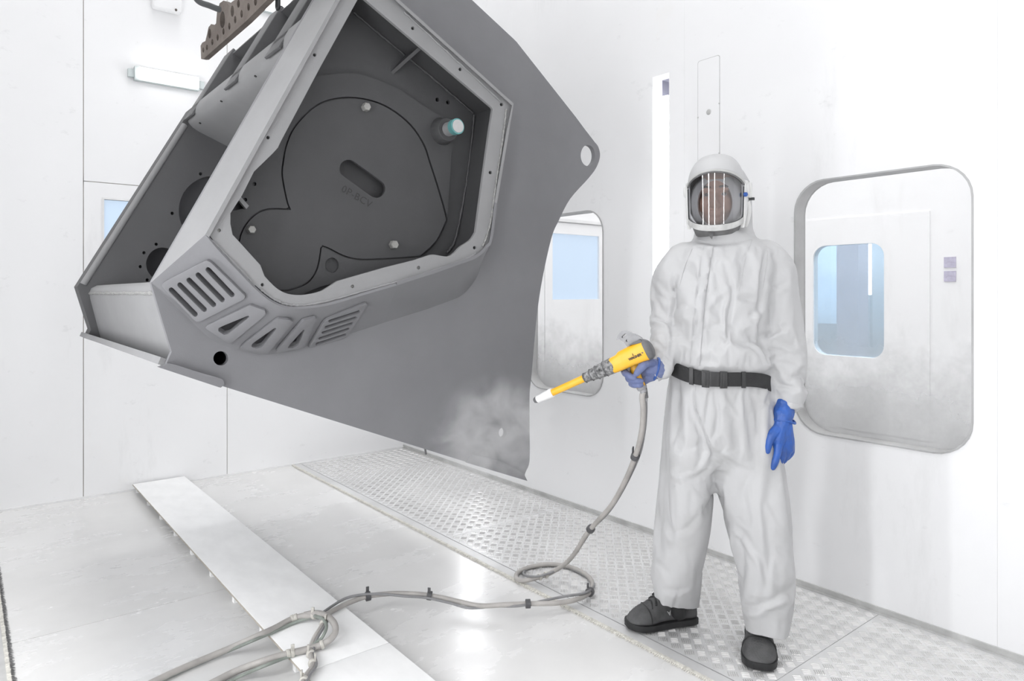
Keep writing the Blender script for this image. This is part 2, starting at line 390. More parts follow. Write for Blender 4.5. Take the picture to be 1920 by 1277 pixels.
M['boardedge'] = mat('board_edge', (0.50, 0.46, 0.40), 0.7, 0, 0.3, 20)
M['bristle'] = mat('bristle', (0.76, 0.74, 0.68), 0.8, 0, 0.4, 60)
M['darkbristle'] = mat('dark_bristle', (0.16, 0.16, 0.16), 0.8, 0, 0.5, 80)
# ---------------------------------------------------------------- booth shell
XL, XR, YB, YF = -0.82, 2.92, 5.11, -1.7
T = 0.08
# right wall: panels in (Y, z), with two window openings and the lamp slot
wr = empty('wall_right', (XR, 1.7, 0), kind='structure')
WZ = (0.67, 1.80)
win1 = rrect(0.925, 0.685, 1.625, 1.795, 0.135, 7)
win2 = rrect(2.80, 0.685, 3.485, 1.795, 0.135, 7)
slot = [(2.325, 1.02), (2.435, 1.02), (2.435, 2.465), (2.325, 2.465)]
seams = [YF, -0.53, 0.85, 2.225, 3.65, YB]
G = 0.0003
for i in range(5):
    a, b = seams[i] + G, seams[i + 1] - G
    holes = []
    if i == 2: holes = [win1]
    if i == 3: holes = [win2, slot]
    MB().solid([(a, 0.0), (b, 0.0), (b, HC), (a, HC)], holes, lambda y, z: (XR, y, z), lambda y, z: (XR + T, y, z)).obj('wall_panel', M['wall'], wr)
MB().box((XR + 0.004, YF, 0), (XR + 0.02, 0.85, HC)).box((XR + 0.004, 3.6, 0), (XR + 0.02, YB, HC)).box((XR + 0.004, 2.2, 0), (XR + 0.02, 2.25, HC)).box((XR + 0.004, 0.84, 0), (XR + 0.02, 0.86, HC)).obj('joint_filler', M['joint'], wr)
# flush access cover beside the lamp slot: thin outline, screws, black smudge hole
ac = empty('access_cover', (XR, 2.08, 1.0), 'narrow flush access cover on right wall above the helmet', 'cover')
out = rrect(2.013, 1.02, 2.143, 2.475, 0.012, 3); inn = rrect(2.0155, 1.0225, 2.1405, 2.4725, 0.011, 3)
MB().solid(inn, [], lambda y, z: (XR - 0.0018, y, z), lambda y, z: (XR + 0.002, y, z)).obj('cover_plate', M['wall'], ac)
MB().solid(out, [inn], lambda y, z: (XR - 0.0012, y, z), lambda y, z: (XR + 0.002, y, z)).obj('gap_line', M['trim'], ac)
for (y, z) in ((2.141, 2.19), (2.016, 2.235), (2.141, 1.93), (2.016, 1.99)):
    MB().lathe((XR - 0.004, y, z), (1, 0, 0), [(0, 0.002), (0.001, 0.004), (0.004, 0.004)], 8).obj('screw', M['trim'], ac)
MB().lathe((XR - 0.0035, 2.077, 2.205), (1, 0, 0), [(0, 0.010), (0.001, 0.014), (0.003, 0.016)], 14).obj('grommet', M['trim'], ac)
# lamp in the wall slot
sl = empty('slot_lamp', (XR, 2.38, 1.02), 'tall white tube lamp set in a wall slot left of the helmet', 'lamp')
y0, y1, z0, z1, dp = 2.325, 2.435, 1.02, 2.465, 0.20
mb = MB()
xa, e_ = XR + T, 0.004
mb.box((xa, y0 - e_, z0), (XR + dp, y0, z1)).box((xa, y1, z0), (XR + dp, y1 + e_, z1)).box((xa, y0, z1), (XR + dp, y1, z1 + e_)).box((xa, y0, z0 - e_), (XR + dp, y1, z0)).box((XR + dp, y0, z0), (XR + dp + e_, y1, z1))
mb.obj('slot_lining', M['slotgrey'], sl)
MB().solid(rrect(y0 + 0.003, z0 + 0.01, y1 - 0.003, z1 - 0.112, 0.02, 4), [], lambda y, z: (XR + 0.012, y, z), lambda y, z: (XR + 0.06, y, z)).obj('tube', M['tube'], sl)
# windows of the right wall
def window(name, hole, n):
    w_ = empty(name, (XR, hole[0][0], 0.685), kind='structure')
    ys = [p[0] for p in hole]; zs = [p[1] for p in hole]; cy, cz = (min(ys) + max(ys)) / 2, (min(zs) + max(zs)) / 2
    def off(d): 
        hw, hh = (max(ys) - min(ys)) / 2, (max(zs) - min(zs)) / 2
        return [(cy + (y - cy) * (hw + d) / hw, cz + (z - cz) * (hh + d) / hh) for y, z in hole]
    MB().solid(off(0.0), [off(-0.006)], lambda y, z: (XR - 0.004, y, z), lambda y, z: (XR + 0.084, y, z)).obj('window_frame', M['jamb'], w_)
    MB().solid(off(-0.005), [], lambda y, z: (XR + 0.070, y, z), lambda y, z: (XR + 0.0705, y, z)).obj('pane', M['pane'], w_)
window('window_1', win1, 1); window('window_2', win2, 2)
# back wall with door 1
wb = empty('wall_back', (1.0, YB, 0), kind='structure')
D0, D1, DT = 0.61, 1.487, 2.012
bs = [XL, D0, D1, 2.2, XR]
g2 = 0.0022
def bpanel(pts, mm='wall', name='wall_panel', par=wb, holes=[]): return MB().solid(pts, holes, lambda x, z: (x, YB, z), lambda x, z: (x, YB + T, z)).obj(name, M[mm], par)
bpanel([(XL, 0), (D0 - g2, 0), (D0 - g2, HC), (XL, HC)])
bpanel([(D0 + g2, DT + g2), (D1 - g2, DT + g2), (D1 - g2, HC), (D0 + g2, HC)])
bpanel([(D1 + g2, 0), (XR, 0), (XR, HC), (D1 + g2, HC)])
MB().box((XL, YB + 0.006, 0), (XR, YB + 0.03, 0.0) if False else (D0 + 0.02, YB + 0.03, HC)).box((D1 - 0.02, YB + 0.006, 0), (D1 + 0.03, YB + 0.03, HC)).box((D0, YB + 0.006, DT - 0.02), (D1, YB + 0.03, DT + 0.03)).obj('joint_filler', M['seam'], wb)
d1 = empty('door_1', (1.05, YB, 0), kind='structure')
pw = (0.724, 1.238, 1.384, 1.905)
bpanel([(D0 + g2, 0.004), (D1 - g2, 0.004), (D1 - g2, DT - g2), (D0 + g2, DT - g2)], 'wall', 'door_leaf', d1, [[(pw[0], pw[1]), (pw[2], pw[1]), (pw[2], pw[3]), (pw[0], pw[3])]])
MB().solid([(pw[0] - 0.012, pw[1] - 0.012), (pw[2] + 0.012, pw[1] - 0.012), (pw[2] + 0.012, pw[3] + 0.012), (pw[0] - 0.012, pw[3] + 0.012)], [[(pw[0], pw[1]), (pw[2], pw[1]), (pw[2], pw[3]), (pw[0], pw[3])]], lambda x, z: (x, YB - 0.004, z), lambda x, z: (x, YB + 0.02, z)).obj('window_frame', M['joint'], d1)
MB().box((pw[0], YB + 0.02, pw[1]), (pw[2], YB + 0.026, pw[3])).obj('pane', M['bluepane'], d1)
# other walls, ceiling, floor slab
MB().box((XL - T, YF, 0), (XL, YB + T, HC)).obj('wall_left', M['wall'], kind='structure')
MB().box((XL - T, YF - T, 0), (XR + T, YF, HC)).obj('wall_front', M['wall'], kind='structure')
MB().box((XL - T, YF - T, HC), (7.0, YB + T, HC + 0.1)).obj('ceiling', M['ceil'], kind='structure')
MB().box((XR - 0.018, YF, 0.0), (XR + 0.001, YB, 0.006)).box((XR - 0.007, YF, 0.0), (XR + 0.001, YB, 0.026)).obj('baseboard_right', M['trim'], kind='structure')
MB().box((XL, YB - 0.008, 0.0), (XR, YB + 0.001, 0.012)).obj('baseboard_back', M['joint'], kind='structure')
# floor: slab > sheets, tread plates (> bars)
fl = MB().box((XL - T, YF - T, -0.12), (7.0, YB + T, -0.012)).obj('floor', M['dark'], kind='structure')
B0, B1 = 0.135, 1.955       # brush lines
def sheet(x0, x1, y0, y1): return MB().box((x0 + 0.0016, y0 + 0.0016, -0.010), (x1 - 0.0016, y1 - 0.0016, 0.0)).obj('floor_sheet', M['floor'], fl)
for a, b in ((3.16, YB), (1.2, 3.16), (YF, 1.2)): sheet(B0, 1.05, a, b)
for a, b in ((0.75, YB), (YF, 0.75)): sheet(1.05, B1, a, b)
TX0, TX1 = 2.03, XR - 0.004
cuts = [YF, 1.255, 3.08, YB]
# seams of the tread plates lie across the strip
def bars(y0, y1):
    v = []; f = []
    c = 0.0425; cs = math.sqrt(0.5); L_, W_, H_ = 0.0155, 0.0019, 0.0016
    for i in range(-260, 260):
        for j in range(-260, 260):
            x = TX0 + ((i - j) * c) * cs; y = 2.0 + ((i + j) * c) * cs
            if not (TX0 + 0.02 < x < TX1 - 0.02 and y0 + 0.02 < y < y1 - 0.02): continue
            d = Vector((cs, cs, 0)) if (i + j) % 2 else Vector((cs, -cs, 0))
            p = Vector((-d.y, d.x, 0))
            for k in range(-2, 3):
                o = Vector((x, y, 0.0)) + p * (k * 0.0072)
                n = len(v)
                for s_, t_ in ((-1, -1), (1, -1), (1, 1), (-1, 1)): v.append(o + d * L_ * s_ + p * W_ * t_)
                for s_, t_ in ((-1, -1), (1, -1), (1, 1), (-1, 1)): v.append(o + d * L_ * 0.72 * s_ + p * W_ * 0.4 * t_ + UP * H_)
                f += [(n + 4, n + 5, n + 6, n + 7), (n, n + 1, n + 5, n + 4), (n + 1, n + 2, n + 6, n + 5), (n + 2, n + 3, n + 7, n + 6), (n + 3, n, n + 4, n + 7)]
    return v, f
for a, b in zip(cuts, cuts[1:]):
    tp = MB().box((TX0, a + 0.001, -0.010), (TX1, b - 0.001, 0.0)).obj('tread_plate', M['tread'], fl)
    v, f = bars(max(a, 0.3), b)
    mesh_obj('tread_bars', v, f, M['treadbar'], tp, kind='stuff', weld=0, recalc=False)
MB().box((XL, YF, -0.010), (B0 - 0.07, YB, 0.0)).obj('tread_plate', M['tread'], fl)
# brush seals along the floor edge
def brush(name, x0, dirx, label, m1):
    b = empty(name, (x0, 1.7, 0), label, 'brush', None)
    ra = sorted((x0 + dirx * 0.012, x0 + dirx * 0.066))
    MB().box((ra[0], YF, -0.01), (ra[1], YB - 0.01, 0.003)).obj('rail', M['trim'] if dirx < 0 else M['tread'], b)
    rb = sorted((x0 - dirx * 0.002, x0 + dirx * 0.012))
    MB().box((rb[0], YF, 0.0), (rb[1], YB - 0.01, 0.007)).obj('brush_back', M['bristle'], b)
    v = []; f = []
    y = 0.2
    while y < YB - 0.05:
        L_ = random.uniform(0.009, 0.017); j = random.uniform(-0.004, 0.004); z = random.uniform(0.004, 0.007)
        n = len(v); xo = x0
        v += [Vector((xo, y - 0.0022, z)), Vector((xo, y + 0.0022, z)), Vector((xo - dirx * L_, y + j + 0.0012, 0.002)), Vector((xo - dirx * L_, y + j - 0.0012, 0.002)), Vector((xo, y, z + 0.0035))]
        f += [(n, n + 1, n + 2, n + 3), (n, n + 3, n + 4), (n + 1, n + 4, n + 2), (n + 2, n + 4, n + 3)]
        y += random.uniform(0.006, 0.011) if dirx > 0 else random.uniform(0.004, 0.007)
    mesh_obj('bristles', v, f, m1, b, kind='stuff', weld=0, recalc=False)
brush('brush_strip', B1, 1, 'long pale brush seal beside the chequered tread plate walkway', M['bristle'])
brush('brush_strip', B0, -1, 'dark brush seal along the left edge of the floor sheets', M['darkbristle'])
# raised white cover boards down the middle, on brackets
ZB = 0.048
BX0, BX1 = 0.885, 1.20
bseam = 2.207
for (a, b, lab) in ((bseam + 0.002, YB - 0.02, 'long white cover board reaching to the back wall door'), (-0.4, bseam - 0.002, 'white cover board at bottom of photo under the tied cables')):
    e = empty('cover_board', ((BX0 + BX1) / 2, (a + b) / 2, 0), lab, 'board')
    MB().box((BX0, a, ZB - 0.008), (BX1, b, ZB)).obj('board_top', M['board'], e, bevel=0.0015)
    MB().box((BX0 - 0.0015, a, ZB - 0.0085), (BX0 + 0.002, b, ZB - 0.0015)).obj('board_edge', M['boardedge'], e)
    y = a + 0.10
    while y < b:
        MB().box((BX0 + 0.012, y, 0.0), (BX0 + 0.03, y + 0.025, ZB - 0.008)).obj('foot', M['board'], e)
        MB().box((BX1 - 0.03, y, 0.0), (BX1 - 0.012, y + 0.025, ZB - 0.008)).obj('foot', M['board'], e)
        y += 0.34
# ---------------------------------------------------------------- wall lamps on the back wall
def wall_lamp(u0, v0, u1, v1, label, clip=None):
    a = onY(u0, v0, YB); b = onY(u1, v1, YB)
    x0, x1, z1, z0 = a.x, b.x, a.z, b.z
    e = empty('wall_lamp', ((x0 + x1) / 2, YB, z0), label, 'lamp', 'batten lamps on the back wall')
    MB().box((x0, YB - 0.05, z0), (x1, YB, z1)).obj('housing', M['lampcase'], e, bevel=0.004)
    MB().box((x0 + 0.03, YB - 0.075, z0 + 0.012), (x1 - 0.015, YB - 0.045, z1 - 0.012)).obj('diffuser', M['lamp'], e, bevel=0.006)
    MB().box((x0 - 0.035, YB - 0.03, z0 + 0.02), (x0, YB, z1 - 0.02)).obj('end_clip', M['lampcase'], e)
    MB().box((x1, YB - 0.03, z0 + 0.02), (x1 + 0.035, YB, z1 - 0.02)).obj('end_clip', M['lampcase'], e)
    return e
a = onY(247, 126, YB); 
def wl(x0, x1, z0, z1, label):
    e = empty('wall_lamp', ((x0 + x1) / 2, YB, z0), label, 'lamp', 'batten lamps on the back wall')
    MB().box((x0, YB - 0.045, z0), (x1, YB, z1)).obj('housing', M['lampcase'], e, bevel=0.004)
    MB().box((x0 + 0.022, YB - 0.075, z0 + 0.010), (x1 - 0.012, YB - 0.04, z1 - 0.010)).obj('diffuser', M['lamp'], e, bevel=0.006)
    MB().box((x0 - 0.035, YB - 0.03, z0 + 0.02), (x0, YB, z1 - 0.02)).obj('end_clip', M['lampcase'], e)
    MB().box((x1, YB - 0.03, z0 + 0.02), (x1 + 0.035, YB, z1 - 0.02)).obj('end_clip', M['lampcase'], e)
LX0 = onY(250, 126, YB).x; LX1 = onY(371, 147, YB).x; LZ1 = onY(250, 126, YB).z; LZ0 = onY(250, 152, YB).z
wl(LX0, LX1, LZ0, LZ1, 'lit white batten lamp on back wall left of the steel beam')
p0 = onY(484, 6, YB); wl(p0.x, p0.x + 0.42, p0.z - 0.06, p0.z + 0.05, 'batten lamp on back wall seen just right of the steel beam')
# square vent cover at the top left of the back wall
vc = empty('vent_cover', onY(315, 5, YB), 'small square white vent cover high on the back wall', 'vent cover')
v0 = onY(283, 12, YB); v1 = onY(338, 22, YB)
MB().box((v0.x, YB - 0.06, v0.z - 0.02), (v1.x, YB, v0.z + 0.22)).obj('cover_box', M['wall'], vc, bevel=0.02, segs=3)
MB().lathe((v1.x - 0.04, YB - 0.07, v0.z - 0.005), (0, 1, 0), [(0, 0.004), (0.02, 0.012), (0.06, 0.012)], 8).obj('bolt', M['rust'], vc)
# ---------------------------------------------------------------- side booth seen through the windows
SX = 6.6
so = empty('wall_side_booth', (SX, 2, 0), kind='structure')
dw = rrect(2.80, 0.70, 3.47, 1.765, 0.12, 6)
MB().solid([(YF, 0), (YB, 0), (YB, HC), (YF, HC)], [dw], lambda y, z: (SX, y, z), lambda y, z: (SX + T, y, z)).obj('wall_panel', M['wall'], so)
MB().box((XR + T, YB, 0), (4.50 - 0.003, YB + T, HC)).box((5.40 + 0.003, YB, 0), (SX + T, YB + T, HC)).box((4.50 - 0.003, YB, 2.015), (5.40 + 0.003, YB + T, HC)).obj('end_panel', M['wall'], so)
MB().box((XR + T, YF - T, 0), (SX + T, YF, HC)).obj('front_panel', M['wall'], so)
MB().box((XR + T, YF, -0.01), (SX, YB, 0.0)).obj('side_floor', M['tread'], so)
def hpane(): pass
d2 = empty('door_2', (SX, 3.1, 0), kind='structure')
dl = [(2.42, 0.01), (3.60, 0.01), (3.60, 2.02), (2.42, 2.02)]
MB().solid(dl, [dw], lambda y, z: (SX - 0.012, y, z), lambda y, z: (SX, y, z)).obj('door_leaf', M['wall'], d2)
MB().solid(dw, [], lambda y, z: (SX + 0.01, y, z), lambda y, z: (SX + 0.0105, y, z)).obj('pane', M['doorpane'], d2)
d3 = empty('door_3', (4.9, YB, 0), kind='structure')
rw = [(4.60, 1.238), (5.26, 1.238), (5.26, 1.90), (4.60, 1.90)]
MB().solid([(4.50, 0.004), (5.40, 0.004), (5.40, 2.012), (4.50, 2.012)], [rw], lambda x, z: (x, YB - 0.004, z), lambda x, z: (x, YB + T, z)).obj('door_leaf', M['wall'], d3)
MB().box((4.60, YB + 0.02, 1.238), (5.26, YB + 0.026, 1.90)).obj('pane', M['bluepane'], d3)
MB().box((4.46, YB - 0.02, 2.02), (5.44, YB, 2.05)).obj('door_head', M['joint'], d3)
for (z0, z1) in ((1.40, 1.49), (1.52, 1.61)):
    MB().box((SX - 0.008, 2.22, z0), (SX, 2.31, z1)).obj('wall_notice', M['label'], label='upper lilac notice on far wall seen through the window' if z0 > 1.5 else 'lower lilac notice on far wall seen through the window', cat='notice')
# hall beyond the far door
MB().box((9.6, 0, 0), (9.7, 9, 4)).obj('wall_hall', M['hallgrey'], kind='structure')
MB().box((9.595, 4.70, 0.87), (9.60, 8.5, 4)).obj('hall_wall_sheet', M['hallblue'], label='pale blue sheet on the hall wall seen through the far door window', cat='wall sheet')
MB().box((8.0, 3.68, 0), (8.25, 3.93, 4)).obj('hall_column', M['column'], label='mauve grey column in the hall behind the far door window', cat='column')
hl = empty('hall_lamp', (9.2, 4.11, 0.0), 'bright vertical tube lamp standing in the hall behind the far door window', 'lamp')
MB().box((9.17, 4.075, 1.28), (9.23, 4.15, 3.0)).obj('tube', M['tube'], hl)
MB().box((9.16, 4.07, 0.0), (9.24, 4.155, 1.28)).obj('stand', M['hallgrey'], hl)
MB().box((SX + T, -1, -0.1), (10, 9, 0)).obj('floor_hall', M['hallgrey'], kind='structure')
# ---------------------------------------------------------------- hanging machine housing
YA, YR, YI, YBK = 2.23, 2.06, 2.195, 3.85
mh = empty('machine_housing', (1.2, 2.9, 0.55), 'big grey primed steel machine housing hanging tilted in the booth', 'machine part')
def xz(pts, Y): return [(onY(u, v, Y).x, onY(u, v, Y).z) for u, v in pts]
def plate(name, outer, holes, Y, th, m, par=mh, bevel=0, label=None, **k):
    f = lambda u, v: onY(u, v, Y)
    g = lambda u, v: onY(u, v, Y) + Vector((0, th, 0))
    return MB().solid(outer, holes, f, g).obj(name, M[m], par, label=label, bevel=bevel, **k)
def plate_xz(name, outer, holes, Y, th, m, par=mh, **k):
    return MB().solid(outer, holes, lambda x, z: (x, Y, z), lambda x, z: (x, Y + th, z)).obj(name, M[m], par, **k)
def sm(pts, n=5, closed=False): return tup(crom([(a, b, 0) for a, b in pts], n, closed)) and [(p.x, p.y) for p in crom([(a, b, 0) for a, b in pts], n, closed)]
right_edge = sm([(989, 902), (984, 892), (986, 884), (993, 863), (993, 800), (993, 740), (997, 700), (1002, 640), (1008, 580), (1017.5, 520), (1034, 446), (1048, 413), (1069, 373), (1104.5, 333), (1118.6, 313), (1125, 293), (1122, 276), (1114, 265), (1097, 243)], 4)
A_out = [(283, 530), (322, 660), (309, 688), (420, 725), (700, 812)] + right_edge + [(1080, 220), (969, 79), (962, 72), (885, 0), (820, -62), (690, -165), (676, -154)]
A_holes = [circ(1102.2, 291.5, 13.4, 20, 28), circ(942.5, 811.5, 7.4, 9.4, 20), circ(414, 672, 14, 13.5, 24)]
plate('front_plate', A_out, A_holes, YA, 0.022, 'primer', bevel=0)
# added dark tube giving the round hole at the lower left its shade
c = onY(414, 672, YA + 0.022)
mb = MB(); mb.tube([c + Vector((0, t, 0)) for t in (0, 0.3)], 0.026, 20, cap=False); mb.tube([c + Vector((0, t, 0)) for t in (0.3, 0.305)], 0.026, 20)
mb.obj('hole_shade_tube', M['rubber'], mh, recalc=False)
# body profile in (x, z): rear plate is the same outline moved back along y
A_xz = xz(A_out, YA)
pC = Vector((0.895, 2.18)); dd = Vector((0.928, -0.372)).normalized(); pp = Vector((0.474, 0.880)).normalized()
def on_b(pts): return xz(pts, YBK)
tip = A_xz[0]; low = A_xz[1]; bl = A_xz[2]
brx = [A_xz[k] for k in range(4, 5)]
rear = [tip, low, bl, A_xz[3], (1.45, 0.735), (1.62, 0.70), tuple(pC + dd * 0.78 + pp * 0.10), tuple(pC + pp * 0.10)]
bh = [on_b(circ(400, 395, 65, 65, 36)), on_b(circ(305, 495, 31, 31, 24))] + [on_b(circ(u, v, 3.2, 3.2, 10)) for u, v in ((376, 326), (323, 400), (293, 458), (270, 474), (263, 500), (276, 525))]
plate_xz('rear_plate', rear, bh, YBK, 0.12, 'backshade')
plate_xz('back_cover', [(0.62, 1.1), (1.5, 1.0), (1.5, 1.75), (1.05, 1.95), (0.8, 1.75)], [], YBK + 0.2, 0.02, 'primer')
def extrude_profile(name, prof, th, y0, y1, m, nrm_sign=1, par=mh, **k):
    """bent sheet: polyline in (x,z) thickened by th, extruded along y"""
    pr = [Vector(p) for p in prof]; off = []
    for i in range(len(pr)):
        t = (pr[min(i + 1, len(pr) - 1)] - pr[max(i - 1, 0)]).normalized()
        off.append(pr[i] + Vector((-t.y, t.x)) * th * nrm_sign)
    loop = [tuple(p) for p in pr] + [tuple(p) for p in reversed(off)]
    return MB().solid(loop, [], lambda x, z: (x, y0, z), lambda x, z: (x, y1, z)).obj(name, M[m], par, **k)
def arc2(c, a, b, n=8):
    """quarter bend from c+a*r towards c+b*r handled as quadratic curve through the corner"""
    return [tuple((1 - t) ** 2 * (c + a) + 2 * t * (1 - t) * c + t * t * (c + b)) for t in [i / n for i in range(n + 1)]]
r = 0.075
prof = [tuple(pC + dd * 0.80)] + arc2(pC + pp * 0.0, dd * r * 1.3, pp * r) + [tuple(pC + pp * (r + 0.03))]
extrude_profile('upper_cross_plate', prof, 0.014, YA + 0.022, YBK, 'primer2', -1, angle=50)
# small dark holes in the upper cross plate
for (u, v) in ((375, 231), (415, 190), (479, 143)):
    D = (pC + dd * 0.12)
    # point on the plate: march the viewing ray to the plate plane
    n3 = Vector((-dd.y, 0, dd.x)); q = Vector((pC.x, 0, pC.y)); d = ray(u, v); t = (q - CAM).dot(n3) / d.dot(n3); h = CAM + d * t
    if h.y < YBK - 0.01: MB().lathe(h - n3 * 0.002, n3, [(0, 0.0055), (0.004, 0.0055)], 12).obj('drilled_hole', M['dark'], mh)
# lower cross plate with its turned lip, and the bottom plate
extrude_profile('lower_cross_plate', [(0.600, 1.345), (0.515, 1.338), (0.492, 1.325), (0.484, 1.305), (0.487, 1.275), (0.537, 1.055), (0.60, 1.03)], 0.012, YA + 0.022, YBK, 'primer2', 1, angle=50)
mb = MB(); pts = []
y = YA + 0.03
rng = random.Random(3)
for i in range(60):
    pts.append((0.4835 + rng.uniform(-0.001, 0.001), YA + 0.03 + (YBK - YA - 0.04) * i / 59, 1.300 + rng.uniform(-0.0015, 0.0015)))
mb.tube(pts, [rng.uniform(0.004, 0.0075) for _ in pts], 6).obj('weld_bead', M['weld'], mh)
dq = Vector((dd.y, -dd.x)) * -1
e0 = Vector(bl) + Vector((-0.004, 0.0))
nq = Vector((-dd.y, dd.x))        # up from the bottom plate
MB().solid([tuple(e0 - dd * 0.012 + nq * 0.003), tuple(e0 + dd * 1.46 + nq * 0.003), tuple(e0 + dd * 1.46 + nq * 0.025), tuple(e0 - dd * 0.012 + nq * 0.025)], [], lambda x, z: (x, YA + 0.022, z), lambda x, z: (x, YBK + 0.12, z)).obj('bottom_plate', M['primer2'], mh)
plate('edge_bar', sm([(298, 689), (310, 684.5), (322, 682), (370, 697), (412, 709), (419, 714), (420, 721), (414, 727)], 3) + [(410, 726)], [], YA - 0.024, 0.024, 'primer')
plate('edge_bar', [(876, 868), (880, 858), (886, 853), (937, 864), (969, 878), (984, 892), (989, 902)], [], YA - 0.012, 0.012, 'primer')
# dark brackets standing on the fold
for (ya, yb) in ((3.20, 3.85), (2.68, 3.165), (2.26, 2.645)):
    L0, L1 = 0.040, 0.445
    b = MB()
    q3 = lambda p2, y: Vector((p2.x, y, p2.y))
    n2 = Vector((pp.y, -pp.x))            # inward
    wL = 0.155
    def slab(o0, o1, y0_, y1_, l0, l1):
        v = []
        for yy in (y0_, y1_):
            for (l, o) in ((l0, o0), (l1, o0), (l1, o1), (l0, o1)): v.append(q3(pC + pp * l + n2 * o, yy))
        return v, [(0, 1, 2, 3), (7, 6, 5, 4), (0, 4, 5, 1), (1, 5, 6, 2), (2, 6, 7, 3), (3, 7, 4, 0)]
    br = MB().add(*slab(0.0, 0.012, yb - wL, yb, L0 - 0.02, L1)).obj('bracket', M['bracket'], mh, bevel=0.003)
    MB().add(*slab(0.002, 0.10, yb - wL - 0.004, yb - wL + 0.010, L0, L1 - 0.004)).obj('bracket_web', M['bracket'], br)
    MB().add(*slab(0.09, 0.10, ya, yb, L0, L1 - 0.03)).obj('bracket_back', M['rubber'], br)  # black plate paints in the deep shade between the brackets
    MB().add(*slab(0.012, 0.10, ya + 0.01, yb, L1 - 0.03, L1 - 0.018)).obj('bracket_top', M['bracket'], br)
# -------- pentagonal box on the front plate
pairs = [((641, -92), (670, -72)), ((588, 0), (629, 0)), ((283, 530), (385, 440)), ((320, 566), (411, 471)), ((352, 596), (446, 508)), ((402, 640), (480, 543)), ((464, 660), (512, 568)), ((505, 665), (545, 579)), ((552, 655), (590, 577)), ((595, 643), (630, 569)), ((652, 627), (690, 551)), ((720, 605), (745, 535)), ((800, 580), (820, 511)), ((838, 566), (858, 497)), ((867, 553), (884, 488)), ((890, 526), (903, 477)), ((900, 500), (914, 464)), ((906, 470), (923, 450)), ((912, 420), (932, 381)), ((935, 250), (954, 250)), ((942, 196), (963, 194)), ((725, 0), (749, 0))]
def dens(ps, i0, i1, n=5):
    seg = ps[i0:i1 + 1]
    b = crom([(p[0][0], p[0][1], 0) for p in seg], n); r_ = crom([(p[1][0], p[1][1], 0) for p in seg], n)
    return [((x.x, x.y), (y.x, y.y)) for x, y in zip(b, r_)]
VA, VB = 2, 11
vent = dens(pairs, VA, VB, 5)
rest = dens(pairs, VB, 12, 2)[:-1] + dens(pairs, 12, 18, 5) + pairs[19:] + pairs[0:VA + 1]
def inset(loop3, d, closed=False):
    out = []; m = len(loop3)
    for i in range(m):
        a = loop3[i - 1] if (i > 0 or closed) else loop3[i]; b = loop3[(i + 1) % m] if (i < m - 1 or closed) else loop3[i]
        t = (b - a); n = Vector((-t.z, 0, t.x)); 
        if n.length < 1e-9: n = Vector((1, 0, 0))
        n.normalize(); out.append(loop3[i] + n * d)
    return out
def wall_strip(name, prs, th, m, par):
    B = [onY(*p[0], YA) for p in prs]; R = [onY(*p[1], YR) for p in prs]
    Bi = inset(B, th); Ri = inset(R, th); k = len(prs); v = B + R + Ri + Bi; f = []
    for i in range(k - 1):
        for a, b in ((0, 1), (1, 2), (2, 3), (3, 0)): f.append((a * k + i, a * k + i + 1, b * k + i + 1, b * k + i))
    f += [(0, k, 2 * k, 3 * k), (k - 1, 2 * k - 1, 3 * k - 1, 4 * k - 1)]
    return mesh_obj(name, v, f, M[m], par, angle=40)
# which side is inward: test with the box centre
cen = onY(700, 330, YR)
_R = [onY(*p[1], YR) for p in vent]
SG = 1 if (inset(_R, 0.01)[10] - cen).length < (_R[10] - cen).length else -1
TH = 0.012 * SG
k18 = len(dens(pairs, VB, 12, 2)[:-1] + dens(pairs, 12, 18, 5))
wall_strip('box_wall', rest[:k18], TH, 'primer', mh)
wall_strip('box_wall', rest[k18 - 1:], TH, 'primer2', mh)  # left and top walls paler: light from the left put into the colour
# vent panel: sheet with real slots following the curved lower wall
ext = [(((283 - 37), (530 - 36)), ((385 - 26), (440 - 31)))] + vent + [((760, 593), (785, 523))]
EV = []; EF = []
for (b, r_) in ext:
    b3 = onY(*b, YA); r3 = onY(*r_, YR); d = r3 - b3; EV += [b3 - d * 0.12, r3 + d * 0.12]
for i in range(len(ext) - 1): EF.append((2 * i, 2 * i + 1, 2 * i + 3, 2 * i + 2))
bvh = BVHTree.FromPolygons([tuple(v) for v in EV], EF)
def hit(u, v):
    d = ray(u, v).normalized(); h, n, i, t = bvh.ray_cast(CAM, d)
    if h is None: h, n, i, t = bvh.find_nearest(CAM + d * 2.0)
    if n.dot(d) > 0: n = -n
    return h, n
def vsurf(off):
    def f(u, v):
        h, n = hit(u, v); return h + n * off
    return f
def stad(a, b, r_, n=5):
    a = Vector(a); b = Vector(b); t = (b - a).normalized(); s_ = Vector((-t.y, t.x)); o = []
    for k in range(n + 1):
        an = -math.pi / 2 + math.pi * k / n; o.append(tuple(b + t * r_ * math.cos(an) + s_ * r_ * math.sin(an)))
    for k in range(n + 1):
        an = math.pi / 2 + math.pi * k / n; o.append(tuple(a + t * r_ * math.cos(an) + s_ * r_ * math.sin(an)))
    return o
def rnd(poly, k=0.22, n=3):
    """round the corners of a pixel polygon"""
    o = []; m = len(poly)
    for i in range(m):
        a, c, b = Vector(poly[i - 1]), Vector(poly[i]), Vector(poly[(i + 1) % m])
        p = c + (a - c) * k; q = c + (b - c) * k
        for j in range(n + 1):
            t = j / n; o.append(tuple((1 - t) ** 2 * p + 2 * t * (1 - t) * c + t * t * q))
    return o
